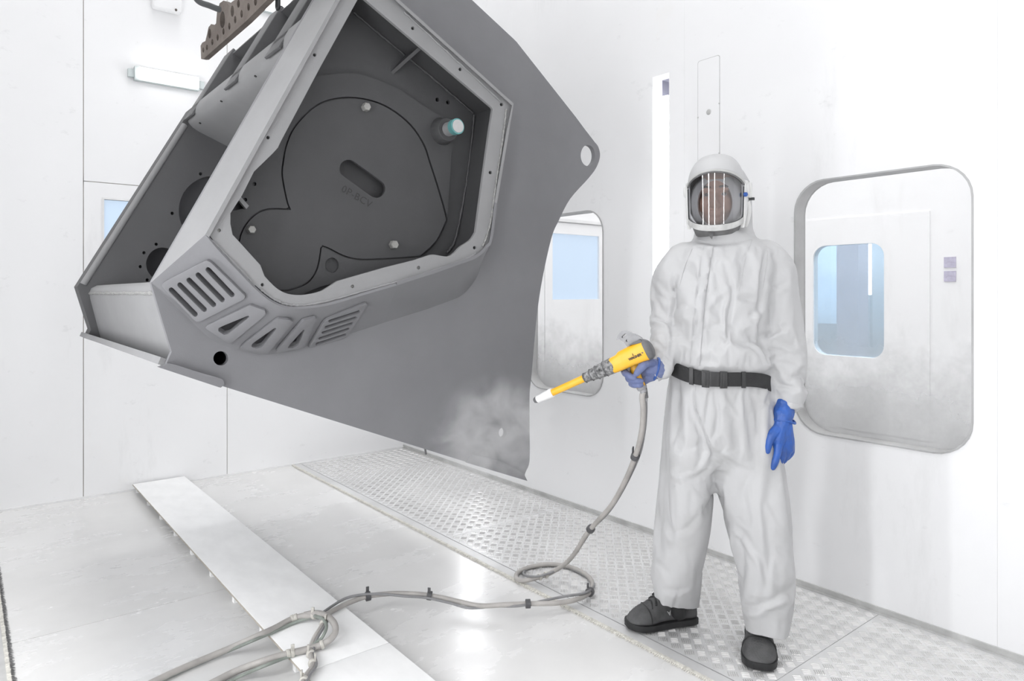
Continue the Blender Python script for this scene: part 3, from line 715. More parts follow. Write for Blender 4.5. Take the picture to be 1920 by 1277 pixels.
pads = [
 ([(302, 530), (389, 485), (398, 489), (461, 551), (460, 557.5), (378, 600), (368.5, 599)], [stad(*s_, 4.7) for s_ in (((324, 540.5), (368.5, 586)), ((340, 531), (385.7, 577)), ((357, 522), (403, 568)), ((374, 512.4), (419, 558.7)), ((392.6, 502.5), (437.3, 549.5)))]),
 ([(384.6, 610), (469.4, 568), (497, 578), (499, 585), (435, 639), (428, 639)], [rnd([(467, 587), (468, 591), (430.4, 621.7), (421, 624), (411, 617), (411, 611)])]),
 ([(447.6, 649), (520, 593), (540.5, 595), (548.5, 599), (501.5, 658), (490, 658)], [rnd([(515, 610), (518, 612.5), (491, 646), (482, 649), (472, 646), (473, 640)])]),
 ([(514, 657), (565.7, 596.5), (589.7, 591), (591, 594), (568, 648)], [rnd([(567, 613), (569, 615), (557.6, 643.5), (548.5, 648), (537, 648), (540.5, 642)])]),
 ([(607, 596.5), (684, 565), (686, 569), (646, 630), (577, 648), (579.4, 642)], [stad(*s_, 2.7) for s_ in (((616, 597.6), (670, 580.4)), ((609, 609), (663.8, 592)), ((603.5, 619.4), (657, 602.7)), ((597.8, 630.4), (650.5, 613)), ((592, 640.5), (644, 624)))]),
]
vp_out = [p[0] for p in vent] + [p[1] for p in reversed(vent)]
allh = [h for p in pads for h in p[1]]
vp = MB().solid(vp_out, allh, vsurf(0), vsurf(-0.010)).obj('vent_panel', M['primer'], mh, angle=30)
for o_, h_ in pads:
    MB().solid(rnd(o_, 0.12), h_, vsurf(0.011), vsurf(0.0005)).obj('vent_pad', M['primer'], vp, angle=30, bevel=0.0022, segs=2)
# rim edge of the vent wall towards the viewer
# flange frame
def poff(poly, d):
    o = []; m = len(poly)
    for i in range(m):
        t = Vector(poly[(i + 1) % m]) - Vector(poly[i - 1]); n = Vector((-t.y, t.x)).normalized(); o.append(tuple(Vector(poly[i]) + n * d))
    return o
rim_loop = [p[1] for p in vent] + [p[1] for p in rest[1:-1]]
def area2(p): return sum(p[i - 1][0] * p[i][1] - p[i][0] * p[i - 1][1] for i in range(len(p)))
sgn = 1 if abs(area2(poff(rim_loop, 3))) < abs(area2(rim_loop)) else -1
flange_out = poff(rim_loop, 5.0 * sgn)
opening = [(675, -9), (670, 0), (601, 125), (526, 266), (521, 277), (511, 288), (476, 322), (454, 366), (432, 400), (432, 420), (436, 440), (449, 454), (488, 497), (496, 518)] + sm([(496, 518), (518, 540), (540, 551), (568, 553), (599, 547), (616, 538), (633, 527)], 4)[1:] + [(640, 525), (720, 502), (776, 488), (806, 478)] + sm([(806, 478), (814, 477.5), (838, 481), (851, 475), (863, 463), (882, 450), (892, 435)], 4)[1:] + [(904, 344), (917, 250), (924, 205), (922, 201), (686, 0)]
fh = [(590, 103), (502.5, 258), (774, 53), (863, 130), (940.5, 196), (919.5, 323.5), (890, 464.5), (785, 502), (661, 537), (492, 534), (411, 432)]
plate('flange', flange_out, [opening] + [circ(u, v, 3.2, 3.4, 10) for u, v in fh], YR + 0.014, 0.012, 'primer2')
for u, v in fh:
    c = onY(u, v, YR + 0.022); MB().lathe(c, (0, 1, 0), [(0, 0.0055), (0.004, 0.0065)], 10).obj('nut_insert', M['bolt'] if (u, v) in ((411, 432), (785, 502), (661, 537)) else M['dark'], mh)
# inner shell between flange and floor
shell = [(675, -9), (924, 203), (917, 250), (904, 344), (892, 435), (884, 458), (862, 485), (640, 545), (560, 575), (500, 545), (440, 470), (415, 420), (425, 395), (590, 125)]
sf = lambda Y0: (lambda u, v: onY(u, v, YR + 0.026) + Vector((0, Y0, 0)))
so_ = poff(shell, -3.0 * (1 if abs(area2(poff(shell, 3))) < abs(area2(shell)) else -1))
MB().solid(so_, [shell], sf(0.0), sf(YI - YR - 0.026)).obj('inner_shell', M['innershade'], mh)
floor_px = poff(shell, -9.0 * (1 if abs(area2(poff(shell, 3))) < abs(area2(shell)) else -1))
slot_px = stad((653.5, 316.5), (705.5, 354), 17, 8)
tri = [(447, 375), (462, 390), (435, 396)]
plate('floor_plate', xz and [(u - 18, v + 3) for u, v in floor_px] if False else floor_px, [slot_px, circ(820, 187, 3.6, 4, 10), circ(840, 192, 3.6, 4, 10), tri], YI, 0.012, 'innershade')
# weld seams inside
def bead(name, pts, Y, r0, r1, seed, m='weld', n=70):
    rg = random.Random(seed); c = crom([onY(u, v, Y) for u, v in pts], 14)
    k = len(c); c = [p + Vector((rg.uniform(-.0012, .0012), 0, rg.uniform(-.0012, .0012))) for p in c]
    MB().tube(c, [rg.uniform(r0, r1) for _ in c], 6).obj(name, M[m], mh)
bead('weld_bead', [(949, 205), (944, 250), (935, 310), (927.5, 360), (921, 410), (913, 442), (905, 462)], YR + 0.012, 0.0025, 0.0055, 1)
bead('weld_bead', [(757, 22), (850, 108), (938, 190)], YR + 0.013, 0.002, 0.005, 2, 'primer2')
bead('weld_bead', [(487, 541), (515, 562), (545, 572), (590, 570), (690, 544), (776, 519), (868, 488), (893, 475)], YR + 0.012, 0.002, 0.005, 5, 'primer2')
bead('weld_bead', [(391, 446), (413, 466), (448, 503), (478, 535)], YR + 0.010, 0.002, 0.0045, 7, 'primer2')
bead('weld_bead', [(664, 24), (740, 88), (820, 154), (887, 212)], YI - 0.004, 0.003, 0.006, 8, 'innershade')
bead('weld_bead', [(889, 216), (880, 300), (868, 380), (853, 450), (838, 474)], YI - 0.004, 0.003, 0.006, 9, 'innershade')
# ring plate and lobed cover plate
lobe = sm([(545.7, 393), (540, 380), (533, 347), (530, 323), (533, 297), (537, 276), (548, 247), (567, 222), (592, 200), (620, 188), (655, 184), (689, 188), (721, 199), (752, 219), (777, 244), (796, 276), (805, 304), (818, 344), (835, 403), (834, 419), (816.5, 453.5), (788, 480)], 3) + sm([(780, 481), (713, 485), (672, 485.5), (644, 478.6), (619, 466), (605, 460.5)], 3) + sm([(601, 464.5), (598.5, 483), (592.6, 507), (580, 525.6), (565.6, 535), (544.5, 542), (530, 544), (500, 540), (470, 515), (452, 480), (448, 460), (450.5, 448), (454, 436), (464.6, 417.5), (478.7, 403.4), (495, 395), (514, 392.4), (532.7, 393.3)], 3)
lg = -1 if abs(area2(poff(lobe, 3))) > abs(area2(lobe)) else 1
ring_out = sm([(600, 142), (640, 137.6), (669, 138), (703, 148), (739, 163), (772, 182), (804, 205), (835, 222), (846, 234)], 4) + [(848, 270), (843, 345), (839, 404), (836, 417), (815, 456), (790, 482), (760, 510), (619, 533), (600, 538), (575, 548), (563, 556), (540, 568), (500, 556), (440, 480), (412, 425), (425, 395), (470, 300), (530, 185), (565, 152)]
plate('ring_plate', ring_out, [poff(lobe, -2.6 * lg), circ(622.3, 497.5, 13, 14.5, 22), circ(477, 345, 3.8, 4, 10), circ(460, 374.5, 3.6, 3.8, 10), tri], YI - 0.014, 0.013, 'innershade', angle=30)
lp_ = plate('cover_plate', poff(lobe, 0.6 * lg), [slot_px], YI - 0.013, 0.012, 'innershade', angle=30)
plate('stop_bar', [(450, 367), (467, 386), (462, 392), (446, 373)], [], YI - 0.030, 0.016, 'primer2')
plate('slot_shade', stad((653.5, 316.5), (700, 350), 24, 8), [], YA - 0.004, 0.003, 'innershade')  # added dark plate so the slot reads as deep shade
q = [Vector((p[0] + dd.x * .016, YBK + 0.004, p[1] + dd.y * .016)) for p in (tuple(Vector(tip) + pp * .02), tuple(pC + pp * 0.0))]
MB().tube([q[0] + (q[1] - q[0]) * t for t in (0.0, .33, .66, 1.0)], 0.016, 12).obj('edge_lip', M['primer2'], mh)  # pale strip paints in the light on this left-facing edge
MB().tube([onY(797, 840, YA + .05), onY(798.5, 852, YA + .05)], 0.004, 8).obj('locating_pin', M['bracket'], mh)
# hexagon bolts
def hexbolt(u, v, rpx, par, Y):
    c = onY(u, v, Y); D = (c - CAM).dot(FW); r_ = rpx / FPX * D
    MB().lathe(c, (0, -1, 0), [(-0.002, r_ * 1.0), (0.018, r_ * 1.0), (0.021, r_ * 0.84)], 6).obj('hex_bolt', M['bolt'], par)
for u, v in ((687 - 3, 202), (739 - 3, 459), (473 - 4, 431)): hexbolt(u, v, 8.2, lp_, YI - 0.013)
# welded boss with plugged, teal taped pin
c = onY(829, 246.5, YI - 0.014)
MB().lathe(c, (0, -1, 0), [(-0.001, 0.052), (0.010, 0.049), (0.038, 0.044), (0.041, 0.041)], 30).obj('boss', M['innershade'], mh)
pin = MB().lathe(c, (0, -1, 0), [(0.03, 0.026), (0.088, 0.026)], 24).obj('pin', M['primer2'], mh)
MB().lathe(c, (0, -1, 0), [(0.080, 0.0285), (0.104, 0.0285), (0.104, 0.024)], 24).obj('tape', M['teal'], pin, label='teal masking tape round the pin end')
MB().lathe(c, (0, -1, 0), [(0.100, 0.0235), (0.107, 0.0235)], 24).obj('plug', M['cap'], pin, label='pale plug in the pin end')
# gusset in the top corner
f1 = onY(735, 137, YI); f2 = onY(762, 104, YI); w2 = onY(790, 88, YR + 0.035)
n_ = (f2 - f1).cross(w2 - f1).normalized() * 0.006
MB().add([f1 - n_, f2 - n_, w2 - n_, f1 + n_ , f2 + n_, w2 + n_], [(0, 1, 2), (5, 4, 3), (0, 3, 4, 1), (1, 4, 5, 2), (2, 5, 3, 0)]).obj('gusset', M['innershade'], mh)
# engraved mark on the cover plate
def text_mesh(body, size, depth=0.0, spacing=1.0, bold=0.0):
    cu = bpy.data.curves.new('t', 'FONT'); cu.body = body; cu.size = size; cu.extrude = depth; cu.space_character = spacing; cu.resolution_u = 3; cu.offset = bold
    o = bpy.data.objects.new('t', cu); COL.objects.link(o); dg = bpy.context.evaluated_depsgraph_get(); me = bpy.data.meshes.new_from_object(o.evaluated_get(dg))
    v = [x.co.copy() for x in me.vertices]; f = [tuple(p.vertices) for p in me.polygons]
    bpy.data.objects.remove(o); bpy.data.curves.remove(cu); bpy.data.meshes.remove(me); return v, f
def put_text(name, body, size, origin, ax, ay, m, par, depth=0.0004, spacing=1.0, bold=0.0, **k):
    v, f = text_mesh(body, size, depth, spacing, bold); ax = Vector(ax).normalized(); ay = (Vector(ay) - ax * Vector(ay).dot(ax)).normalized(); az = ax.cross(ay)
    return mesh_obj(name, [Vector(origin) + ax * p.x + ay * p.y + az * p.z for p in v], f, m, par, recalc=False, **k)
o = onY(639, 358, YI - 0.0135); ex = onY(690, 388, YI - 0.0135) - o; ey = onY(643, 340, YI - 0.0135) - o
put_text('stamped_mark', '0P-BCV', 0.036, o, ex, ey, M['print'], lp_, spacing=1.05, bold=0.0)

# ---------------------------------------------------------------- lifting beam with sling ring, chain
BX = 0.75
beam = empty('lifting_beam', onX(382, 108, BX), 'brown grey perforated steel lifting beam at top left', 'lifting beam')
bo = [(377, 110.5), (376, 86), (379, 80), (385, 77), (388, 65), (391, 51), (396, 45), (402, 47), (405, 44), (407, 21), (412, 6), (419, 1), (424, 3), (429, 11), (431.5, 10), (434, 4), (440, 0), (447, -8), (455, -22), (468, -40), (560, -90), (590, -84), (501, 0), (460, 41), (382, 110)]
bhs = [circ(u, v, rx, ry, 10) for u, v, rx, ry in ((381, 94, 1.7, 5), (388, 89, 1.8, 5.2), (398, 79, 1.9, 6), (408, 70, 2, 6.5), (419, 59, 2, 6.5), (430, 49, 2.1, 7), (441, 37, 2.2, 7.3), (453, 26, 2.4, 7.5), (466, 13, 2.5, 7.5), (479, 3, 2.6, 8), (393, 63, 2.8, 9.5), (435.5, 21, 3.2, 11), (447, 7, 2.6, 8))] + [circ(417, 37, 4.8, 16, 18)]
MB().solid(bo, bhs, lambda u, v: onX(u, v, BX), lambda u, v: onX(u, v, BX) + Vector((0.02, 0, 0))).obj('beam_plate', M['rust'], beam)
# sling hook through the beam eye, running up to the ceiling
eye = onX(417, 16, BX)
sp = crom([onX(378, -20, BX) + Vector((-0.05, 0, 0.05)), onX(388, 2, BX) + Vector((-0.04, 0, 0)), onX(404, 13.5, BX) + Vector((-0.02, 0, 0)), onX(417, 18, BX) + Vector((0.02, 0, 0)), onX(428, 14, BX) + Vector((0.09, 0, 0.02)), onX(430, -6, BX) + Vector((0.11, 0, 0.06))], 8)
top = Vector((BX + 0.02, eye.y, HC))
ring = sp + crom([sp[-1], sp[-1] + Vector((-0.03, 0, 0.12)), Vector((BX + 0.02, eye.y, 2.75))], 6)[1:]
left = crom([sp[0], sp[0] + Vector((0.0, -0.01, 0.1)), Vector((BX - 0.02, eye.y, 2.75))], 6)
sling = empty('lifting_sling', Vector((BX, eye.y, 2.4)), 'thick dark grey sling loop through the eye of the perforated beam', 'sling')
MB().tube(list(reversed(left))[:-1] + ring, 0.011, 12).obj('loop', M['rubber'], sling)
MB().tube([(BX, eye.y, 2.74), (BX, eye.y, HC)], 0.012, 10).obj('hoist_rope', M['rubber'], sling)
def chain(name, x, y, z0, z1, label, r_=0.009, ln=0.062):
    e = empty(name, (x, y, z0), label, 'chain'); z = z0; k = 0
    while z < z1:
        a, b = (ln / 2 - 0.014), 0.015
        d = Vector((1, 0, 0)) if k % 2 else Vector((0, 1, 0)); pts = []
        for i in range(14):
            t = 2 * math.pi * i / 14; pts.append(Vector((x, y, z + ln / 2)) + d * math.cos(t) * b + UP * (math.sin(t) * b + (a if math.sin(t) > 0 else -a)))
        MB().tube(pts, r_ * 0.6, 6, closed=True).obj('chain_link', M['rubber'], e); z += ln - 0.022; k += 1
    return e
pc = onY(521, 12, 2.55)
chain('lifting_chain', pc.x, pc.y, pc.z - 0.01, HC, 'black steel chain at the very top between beam and housing')
# ---------------------------------------------------------------- person
def px(n, D): return n / FPX * D
def ringtube(rings, n=28, cap=True):
    """rings: (uL, uR, v, D, half depth) -> closed loft of horizontal ellipses"""
    v = []; f = []; m = len(rings)
    for (a, b, y, D, hd) in rings:
        c = P((a + b) / 2, y, D); hw = px((b - a) / 2, D)
        for k in range(n):
            t = 2 * math.pi * k / n
            cs, sn = math.cos(t), math.sin(t)
            e = 0.86
            v.append(c + RT * hw * math.copysign(abs(cs) ** e, cs) + FW * hd * math.copysign(abs(sn) ** e, sn))
    for i in range(m - 1):
        for k in range(n): f.append((i * n + k, i * n + (k + 1) % n, (i + 1) * n + (k + 1) % n, (i + 1) * n + k))
    f.append(tuple(range(n))); f.append(tuple((m - 1) * n + k for k in range(n - 1, -1, -1)))
    return v, f
def blobpx(mb, pts, n=12):
    """pts: (u, v, D, r px)"""
    return mb.blob([P(u, v, D) for u, v, D, r in pts], [px(r, D) for u, v, D, r in pts], n)
def densify(pts, n=4):
    c = crom([(p[0], p[1], p[2]) for p in pts], n); r_ = crom([(p[3], 0, 0) for p in pts], n)
    return [(a.x, a.y, a.z, b.x) for a, b in zip(c, r_)]
def remesh(mb_list, voxel, smooth_it=4, fac=0.5):
    """union of closed shells -> one continuous surface"""
    v = []; f = []
    for mb in mb_list:
        n = len(v); v += mb.v; f += [tuple(i + n for i in t) for t in mb.f]
    me = bpy.data.meshes.new('tmp'); me.from_pydata([tuple(p) for p in v], [], f)
    bm = bmesh.new(); bm.from_mesh(me); bmesh.ops.recalc_face_normals(bm, faces=bm.faces); bm.to_mesh(me); bm.free()
    o = bpy.data.objects.new('tmp', me); COL.objects.link(o)
    md = o.modifiers.new('r', 'REMESH'); md.mode = 'VOXEL'; md.voxel_size = voxel; md.adaptivity = 0
    if smooth_it:
        s_ = o.modifiers.new('s', 'SMOOTH'); s_.iterations = smooth_it; s_.factor = fac
    dg = bpy.context.evaluated_depsgraph_get(); out = bpy.data.meshes.new_from_object(o.evaluated_get(dg))
    V = np.empty(len(out.vertices) * 3); out.vertices.foreach_get('co', V); V = V.reshape(-1, 3)
    F = [tuple(p.vertices) for p in out.polygons]
    NN = np.empty(len(out.vertices) * 3); out.vertices.foreach_get('normal', NN); NN = NN.reshape(-1, 3)
    bpy.data.objects.remove(o); bpy.data.meshes.remove(me); bpy.data.meshes.remove(out)
    return V, F, NN
def emit_np(name, V, F, m, par, angle=180, **k): return mesh_obj(name, [Vector(p) for p in V], F, m, par, weld=0, recalc=False, angle=angle, **k)
camn = np.array(CAM)
def projN(V):
    q = V - camn; D = q @ np.array(FW); return CX + q @ np.array(RT) / D * FPX, CY - q[:, 2] / D * FPX, D
def stroke(U, W, facing, pts, w_, amp, ridge=0.5, rw=1.7, taper=0.18):
    """fold along a polyline drawn on the cloth: valley with a ridge on its right-hand side (amp in metres)"""
    best = np.full(len(U), 1e9); sd = np.zeros(len(U)); tt = np.zeros(len(U)); L = 0; segs = []
    for a, b in zip(pts, pts[1:]): segs.append((a, b, L)); L += math.hypot(b[0] - a[0], b[1] - a[1])
    for a, b, l0 in segs:
        dx, dy = b[0] - a[0], b[1] - a[1]; ln = math.hypot(dx, dy) + 1e-9
        t = np.clip(((U - a[0]) * dx + (W - a[1]) * dy) / ln ** 2, 0, 1)
        ex, ey = U - (a[0] + t * dx), W - (a[1] + t * dy); d = np.hypot(ex, ey); s_ = np.sign(dx * ey - dy * ex) * d
        k = d < best; best[k] = d[k]; sd[k] = s_[k]; tt[k] = (l0 + t[k] * ln) / L
    e = np.clip(np.minimum(tt, 1 - tt) / taper, 0, 1); e = e * e * (3 - 2 * e)
    pr = np.exp(-(np.abs(sd) / (w_ * .8)) ** 1.15) - ridge * np.exp(-(np.abs(sd - rw * w_) / w_) ** 1.6)
    return amp * pr * e * np.clip(facing * 2.2, 0, 1)

person = empty('person', onZ(1345, 1215, 0.0), 'person in white hooded coverall, visor helmet and blue gloves standing on the tread plate', 'person')
# torso, legs, arms and hood of the coverall as closed lofts, fused to one surface
torso = ringtube([(1318, 1394, 435, 2.53, .088), (1309, 1404, 447, 2.53, .09), (1290, 1428, 458, 2.53, .10), (1274, 1446, 470, 2.525, .112), (1264, 1456, 486, 2.52, .125), (1260, 1452, 508, 2.52, .137), (1260, 1438, 545, 2.52, .15), (1260, 1430, 585, 2.52, .156), (1259, 1430, 625, 2.52, .162), (1255, 1437, 658, 2.52, .168), (1255, 1440, 678, 2.52, .166), (1260, 1435, 690, 2.52, .150), (1260, 1434, 708, 2.52, .148), (1252, 1438, 722, 2.52, .156), (1246, 1444, 760, 2.52, .165), (1242, 1451, 805, 2.52, .165), (1240, 1455, 838, 2.52, .15), (1252, 1445, 858, 2.52, .11)])
legL = ringtube([(1243, 1338, 815, 2.54, .12), (1237, 1341, 862, 2.55, .118), (1238, 1339, 905, 2.56, .115), (1234, 1335, 950, 2.575, .112), (1233, 1329, 1000, 2.60, .108), (1230, 1322, 1045, 2.62, .105), (1228, 1313, 1090, 2.64, .10), (1226, 1307, 1120, 2.65, .095), (1226, 1306, 1136, 2.65, .092), (1228, 1305, 1151, 2.65, .09)])
legR = ringtube([(1345, 1449, 815, 2.50, .12), (1344, 1458, 868, 2.50, .12), (1360, 1461, 915, 2.495, .118), (1369, 1463, 960, 2.49, .115), (1374, 1456, 1010, 2.485, .108), (1379, 1459, 1052, 2.48, .104), (1383, 1456, 1090, 2.475, .098), (1390, 1447, 1130, 2.47, .09), (1397, 1440, 1160, 2.465, .084), (1401, 1436, 1178, 2.46, .08), (1402, 1434, 1193, 2.46, .078)])
armR = MB(); blobpx(armR, densify([(1432, 482, 2.525, 34), (1452, 508, 2.515, 36), (1459, 545, 2.51, 34), (1463, 590, 2.505, 37), (1469, 640, 2.49, 36), (1475, 680, 2.475, 34), (1480, 718, 2.465, 32.5), (1481, 742, 2.46, 28.5), (1479, 752, 2.46, 25)]), 18)
armL = MB(); blobpx(armL, densify([(1284, 486, 2.54, 34), (1262, 512, 2.55, 33), (1251, 545, 2.565, 30), (1248, 590, 2.57, 30), (1248, 625, 2.53, 29), (1246, 655, 2.475, 27.5), (1243, 680, 2.43, 24), (1241, 693, 2.40, 20)]), 18)
hood = ringtube([(1296, 1420, 457, 2.545, .095), (1303, 1413, 447, 2.555, .10), (1306, 1409, 432, 2.585, .095), (1309, 1407, 410, 2.60, .095), (1310, 1407, 380, 2.605, .095), (1312, 1406, 348, 2.605, .09), (1330, 1390, 318, 2.60, .06)])
def asmb(vf): m = MB(); return m.add(*vf)
V, F, NN = remesh([asmb(torso), asmb(legL), asmb(legR), armR, armL, asmb(hood)], 0.0120, 5, 0.5)
U, W, D = projN(V)
# open trouser hems: cut along the hem planes
bm = bmesh.new(); bv = [bm.verts.new(tuple(p)) for p in V]
for t in F: bm.faces.new([bv[i] for i in t])
bm.verts.ensure_lookup_table()
for (q0, q1, test) in ((P(1225, 1089, 2.65), P(1303, 1111, 2.65), lambda u: u < 1336), (P(1396, 1156, 2.46), P(1458, 1166, 2.46), lambda u: u >= 1336)):
    fs = [f for f in bm.faces if (lambda uv: test(uv[0]) and uv[1] > 1040)(proj(f.verts[0].co))]
    es = {e for f in fs for e in f.edges}; vs_ = {v for f in fs for v in f.verts}
    nrm = (q1 - q0).cross(FW).normalized()
    if nrm.z > 0: nrm = -nrm
    bmesh.ops.bisect_plane(bm, geom=list(fs) + list(es) + list(vs_), dist=1e-5, plane_co=q0, plane_no=nrm, clear_outer=True)
bmesh.ops.remove_doubles(bm, verts=bm.verts, dist=.0015)
bm.normal_update(); bm.verts.index_update()
V = np.array([tuple(v.co) for v in bm.verts]); NN = np.array([tuple(v.normal) for v in bm.verts]); F = [tuple(v.index for v in f.verts) for f in bm.faces]
bm.free()
U, W, D = projN(V)
view = V - camn; view /= np.linalg.norm(view, axis=1)[:, None]
facing = -(view * NN).sum(1)
disp = np.zeros(len(V))
S = lambda pts, w_, amp, **k: stroke(U, W, facing, pts, w_, amp, **k)
folds = [
 ([(1318, 470), (1310, 525), (1303, 575), (1296, 640), (1294, 662)], 2.6, -.006, dict(ridge=.9, rw=-2.2)),
 ([(1330, 462), (1322, 525), (1316, 600), (1313, 675)], 1.6, -.0022, {}),
 ([(1353, 475), (1364, 505), (1373, 533), (1376, 560), (1373, 600), (1369, 640)], 6, -.007, {}),
 ([(1411, 449), (1399, 482), (1390, 520), (1384, 548)], 2.0, -.0045, {}),
 ([(1440, 458), (1436, 487), (1430, 512), (1427, 545), (1426, 575), (1429, 618), (1436, 650), (1439, 684)], 3.6, -.014, dict(ridge=.35)),
 ([(1384, 551), (1400, 554), (1418, 561), (1427, 572)], 4.5, -.010, dict(ridge=-.0)),
 ([(1384, 546), (1405, 545), (1420, 548)], 5, .006, {}),
 ([(1408, 587), (1420, 576), (1426, 568)], 4.5, -.014, {}),
 ([(1412, 592), (1423, 602), (1428, 612)], 4, -.010, {}),
 ([(1383, 560), (1378, 600), (1374, 650)], 5, .004, {}),
 ([(1404, 610), (1420, 632), (1434, 648)], 6, -.006, {}),
 ([(1395, 650), (1410, 640), (1425, 665), (1432, 684)], 5, -.005, {}),
 ([(1432, 629), (1442, 618), (1454, 609), (1477, 604)], 4, -.011, dict(ridge=.8)),
 ([(1436, 632), (1452, 634), (1476, 641), (1496, 640)], 4.5, -.005, {}),
 ([(1440, 520), (1457, 536), (1471, 528), (1484, 522)], 4, -.007, dict(ridge=.8)),
 ([(1446, 470), (1460, 490), (1478, 512)], 3.5, -.004, {}),
 ([(1440, 652), (1456, 650), (1478, 657)], 4.5, -.006, {}),
 ([(1443, 672), (1465, 668), (1498, 675)], 4.5, -.006, {}),
 ([(1446, 700), (1466, 694), (1484, 706), (1506, 702)], 4.5, -.006, {}),
 ([(1450, 724), (1470, 722), (1502, 730)], 4, -.005, {}),
 ([(1456, 744), (1470, 736), (1480, 748)], 3, -.004, {}),
 ([(1231, 521), (1245, 540), (1263, 551)], 4, -.006, {}),
 ([(1228, 545), (1246, 556), (1260, 566)], 4, -.004, {}),
 ([(1220, 593), (1240, 598), (1261, 609)], 3.6, -.009, dict(ridge=.9)),
 ([(1222, 614), (1242, 611), (1260, 618)], 4, -.006, {}),
 ([(1220, 636), (1238, 646), (1257, 661)], 4, -.006, {}),
 ([(1236, 668), (1248, 660), (1256, 672)], 3, -.006, {}),
 ([(1266, 498), (1263, 560), (1262, 620), (1259, 660), (1257, 690)], 3.2, -.014, dict(ridge=.2)),
 ([(1264, 579), (1276, 565), (1295, 574)], 3, -.003, {}),
 ([(1304, 722), (1304.5, 764), (1326, 817), (1334, 838), (1342, 862)], 2.6, -.009, dict(ridge=.8)),
 ([(1334, 722), (1322, 781), (1327, 815)], 3, -.003, {}),
 ([(1355, 722), (1372, 748), (1396, 782)], 3.4, -.004, {}),
 ([(1340, 722), (1348, 770), (1344, 820)], 3.4, -.003, {}),
 ([(1241, 834), (1281, 837), (1322, 826)], 4, -.005, {}),
 ([(1243, 872), (1273, 882), (1306, 871), (1338, 848)], 4.5, .008, dict(ridge=.7)),
 ([(1338, 832), (1363, 850), (1391, 863), (1424, 872)], 4.5, .006, dict(ridge=.6)),
 ([(1399, 720), (1401, 762)], 3, -.004, {}),
 ([(1355, 830), (1375, 845), (1394, 858)], 3, -.004, {}),
 ([(1236, 952), (1265, 982), (1294, 969), (1322, 938)], 6, -.007, {}),
 ([(1236, 1036), (1250, 1046), (1268, 1060)], 4, -.005, {}),
 ([(1253, 1084), (1280, 1088), (1312, 1068)], 5, -.005, {}),
 ([(1238, 1104), (1262, 1112), (1282, 1140)], 4, -.004, {}),
 ([(1284, 1086), (1278, 1140)], 3.4, -.004, {}),
 ([(1375, 960), (1399, 1001), (1420, 1034), (1429, 1083)], 4, -.009, dict(ridge=.8)),
 ([(1376, 1104), (1403, 1120), (1440, 1108), (1468, 1090)], 5, -.010, dict(ridge=.8)),
 ([(1382, 1130), (1400, 1142), (1412, 1178)], 4, -.004, {}),
 ([(1410, 890), (1412, 946), (1420, 985)], 3, -.003, {}),
 ([(1448, 1012), (1458, 1030), (1473, 1040)], 4, -.007, {}),
 ([(1440, 930), (1452, 960), (1462, 985)], 4, -.004, {}),
 ([(1265, 905), (1268, 960)], 4, -.003, {}), ([(1300, 900), (1296, 950)], 5, -.003, {}),
 ([(1386, 900), (1398, 940), (1402, 975)], 5, -.004, {}), ([(1250, 760), (1262, 800), (1256, 826)], 5, -.004, {}),
 ([(1420, 740), (1428, 790), (1440, 820)], 5, -.004, {}), ([(1296, 1000), (1304, 1040), (1300, 1066)], 5, -.004, {}),
 ([(1448, 1140), (1444, 1165), (1436, 1184)], 4, -.004, {}),
 ([(1300, 452), (1340, 457), (1385, 455), (1412, 447)], 2.6, -.006, {}),
 ([(1336, 448), (1334, 460)], 2.4, -.006, {}),
 ([(1284, 474), (1272, 500), (1270, 530)], 5, -.004, {}),
]
for pts, w_, a_, kw in folds: disp += S(pts, w_ * 1.15, a_ * 1.5, **kw)
rg = random.Random(11)
u_ = 1266
while u_ < 1432:      # gathers of the elastic waist above and below the belt
    t1 = rg.uniform(-5, 5); disp += S([(u_ + t1, rg.uniform(640, 664)), (u_, 692)], rg.uniform(2.6, 4.2), rg.uniform(-.0055, -.002))
    t1 = rg.uniform(-6, 6); disp += S([(u_ + 3, 708), (u_ + 3 + t1, rg.uniform(728, 760))], rg.uniform(2.6, 4.2), rg.uniform(-.0045, -.0015))
    u_ += rg.uniform(8, 13)
def wr(p):
    x, y, z = p
    soft = noise.noise((x * 7, y * 7, z * 3.5)) * .0075
    drape = noise.noise((x * 15 + 5, y * 15, z * 2.6)) * .0035
    r1 = .5 - abs(noise.noise((x * 8 + 3 + z * 2, y * 8, z * 6.5 + x * 3)))
    return soft + drape + (max(r1, .34) - .34) * .020
nz = np.array([wr(p) for p in V])
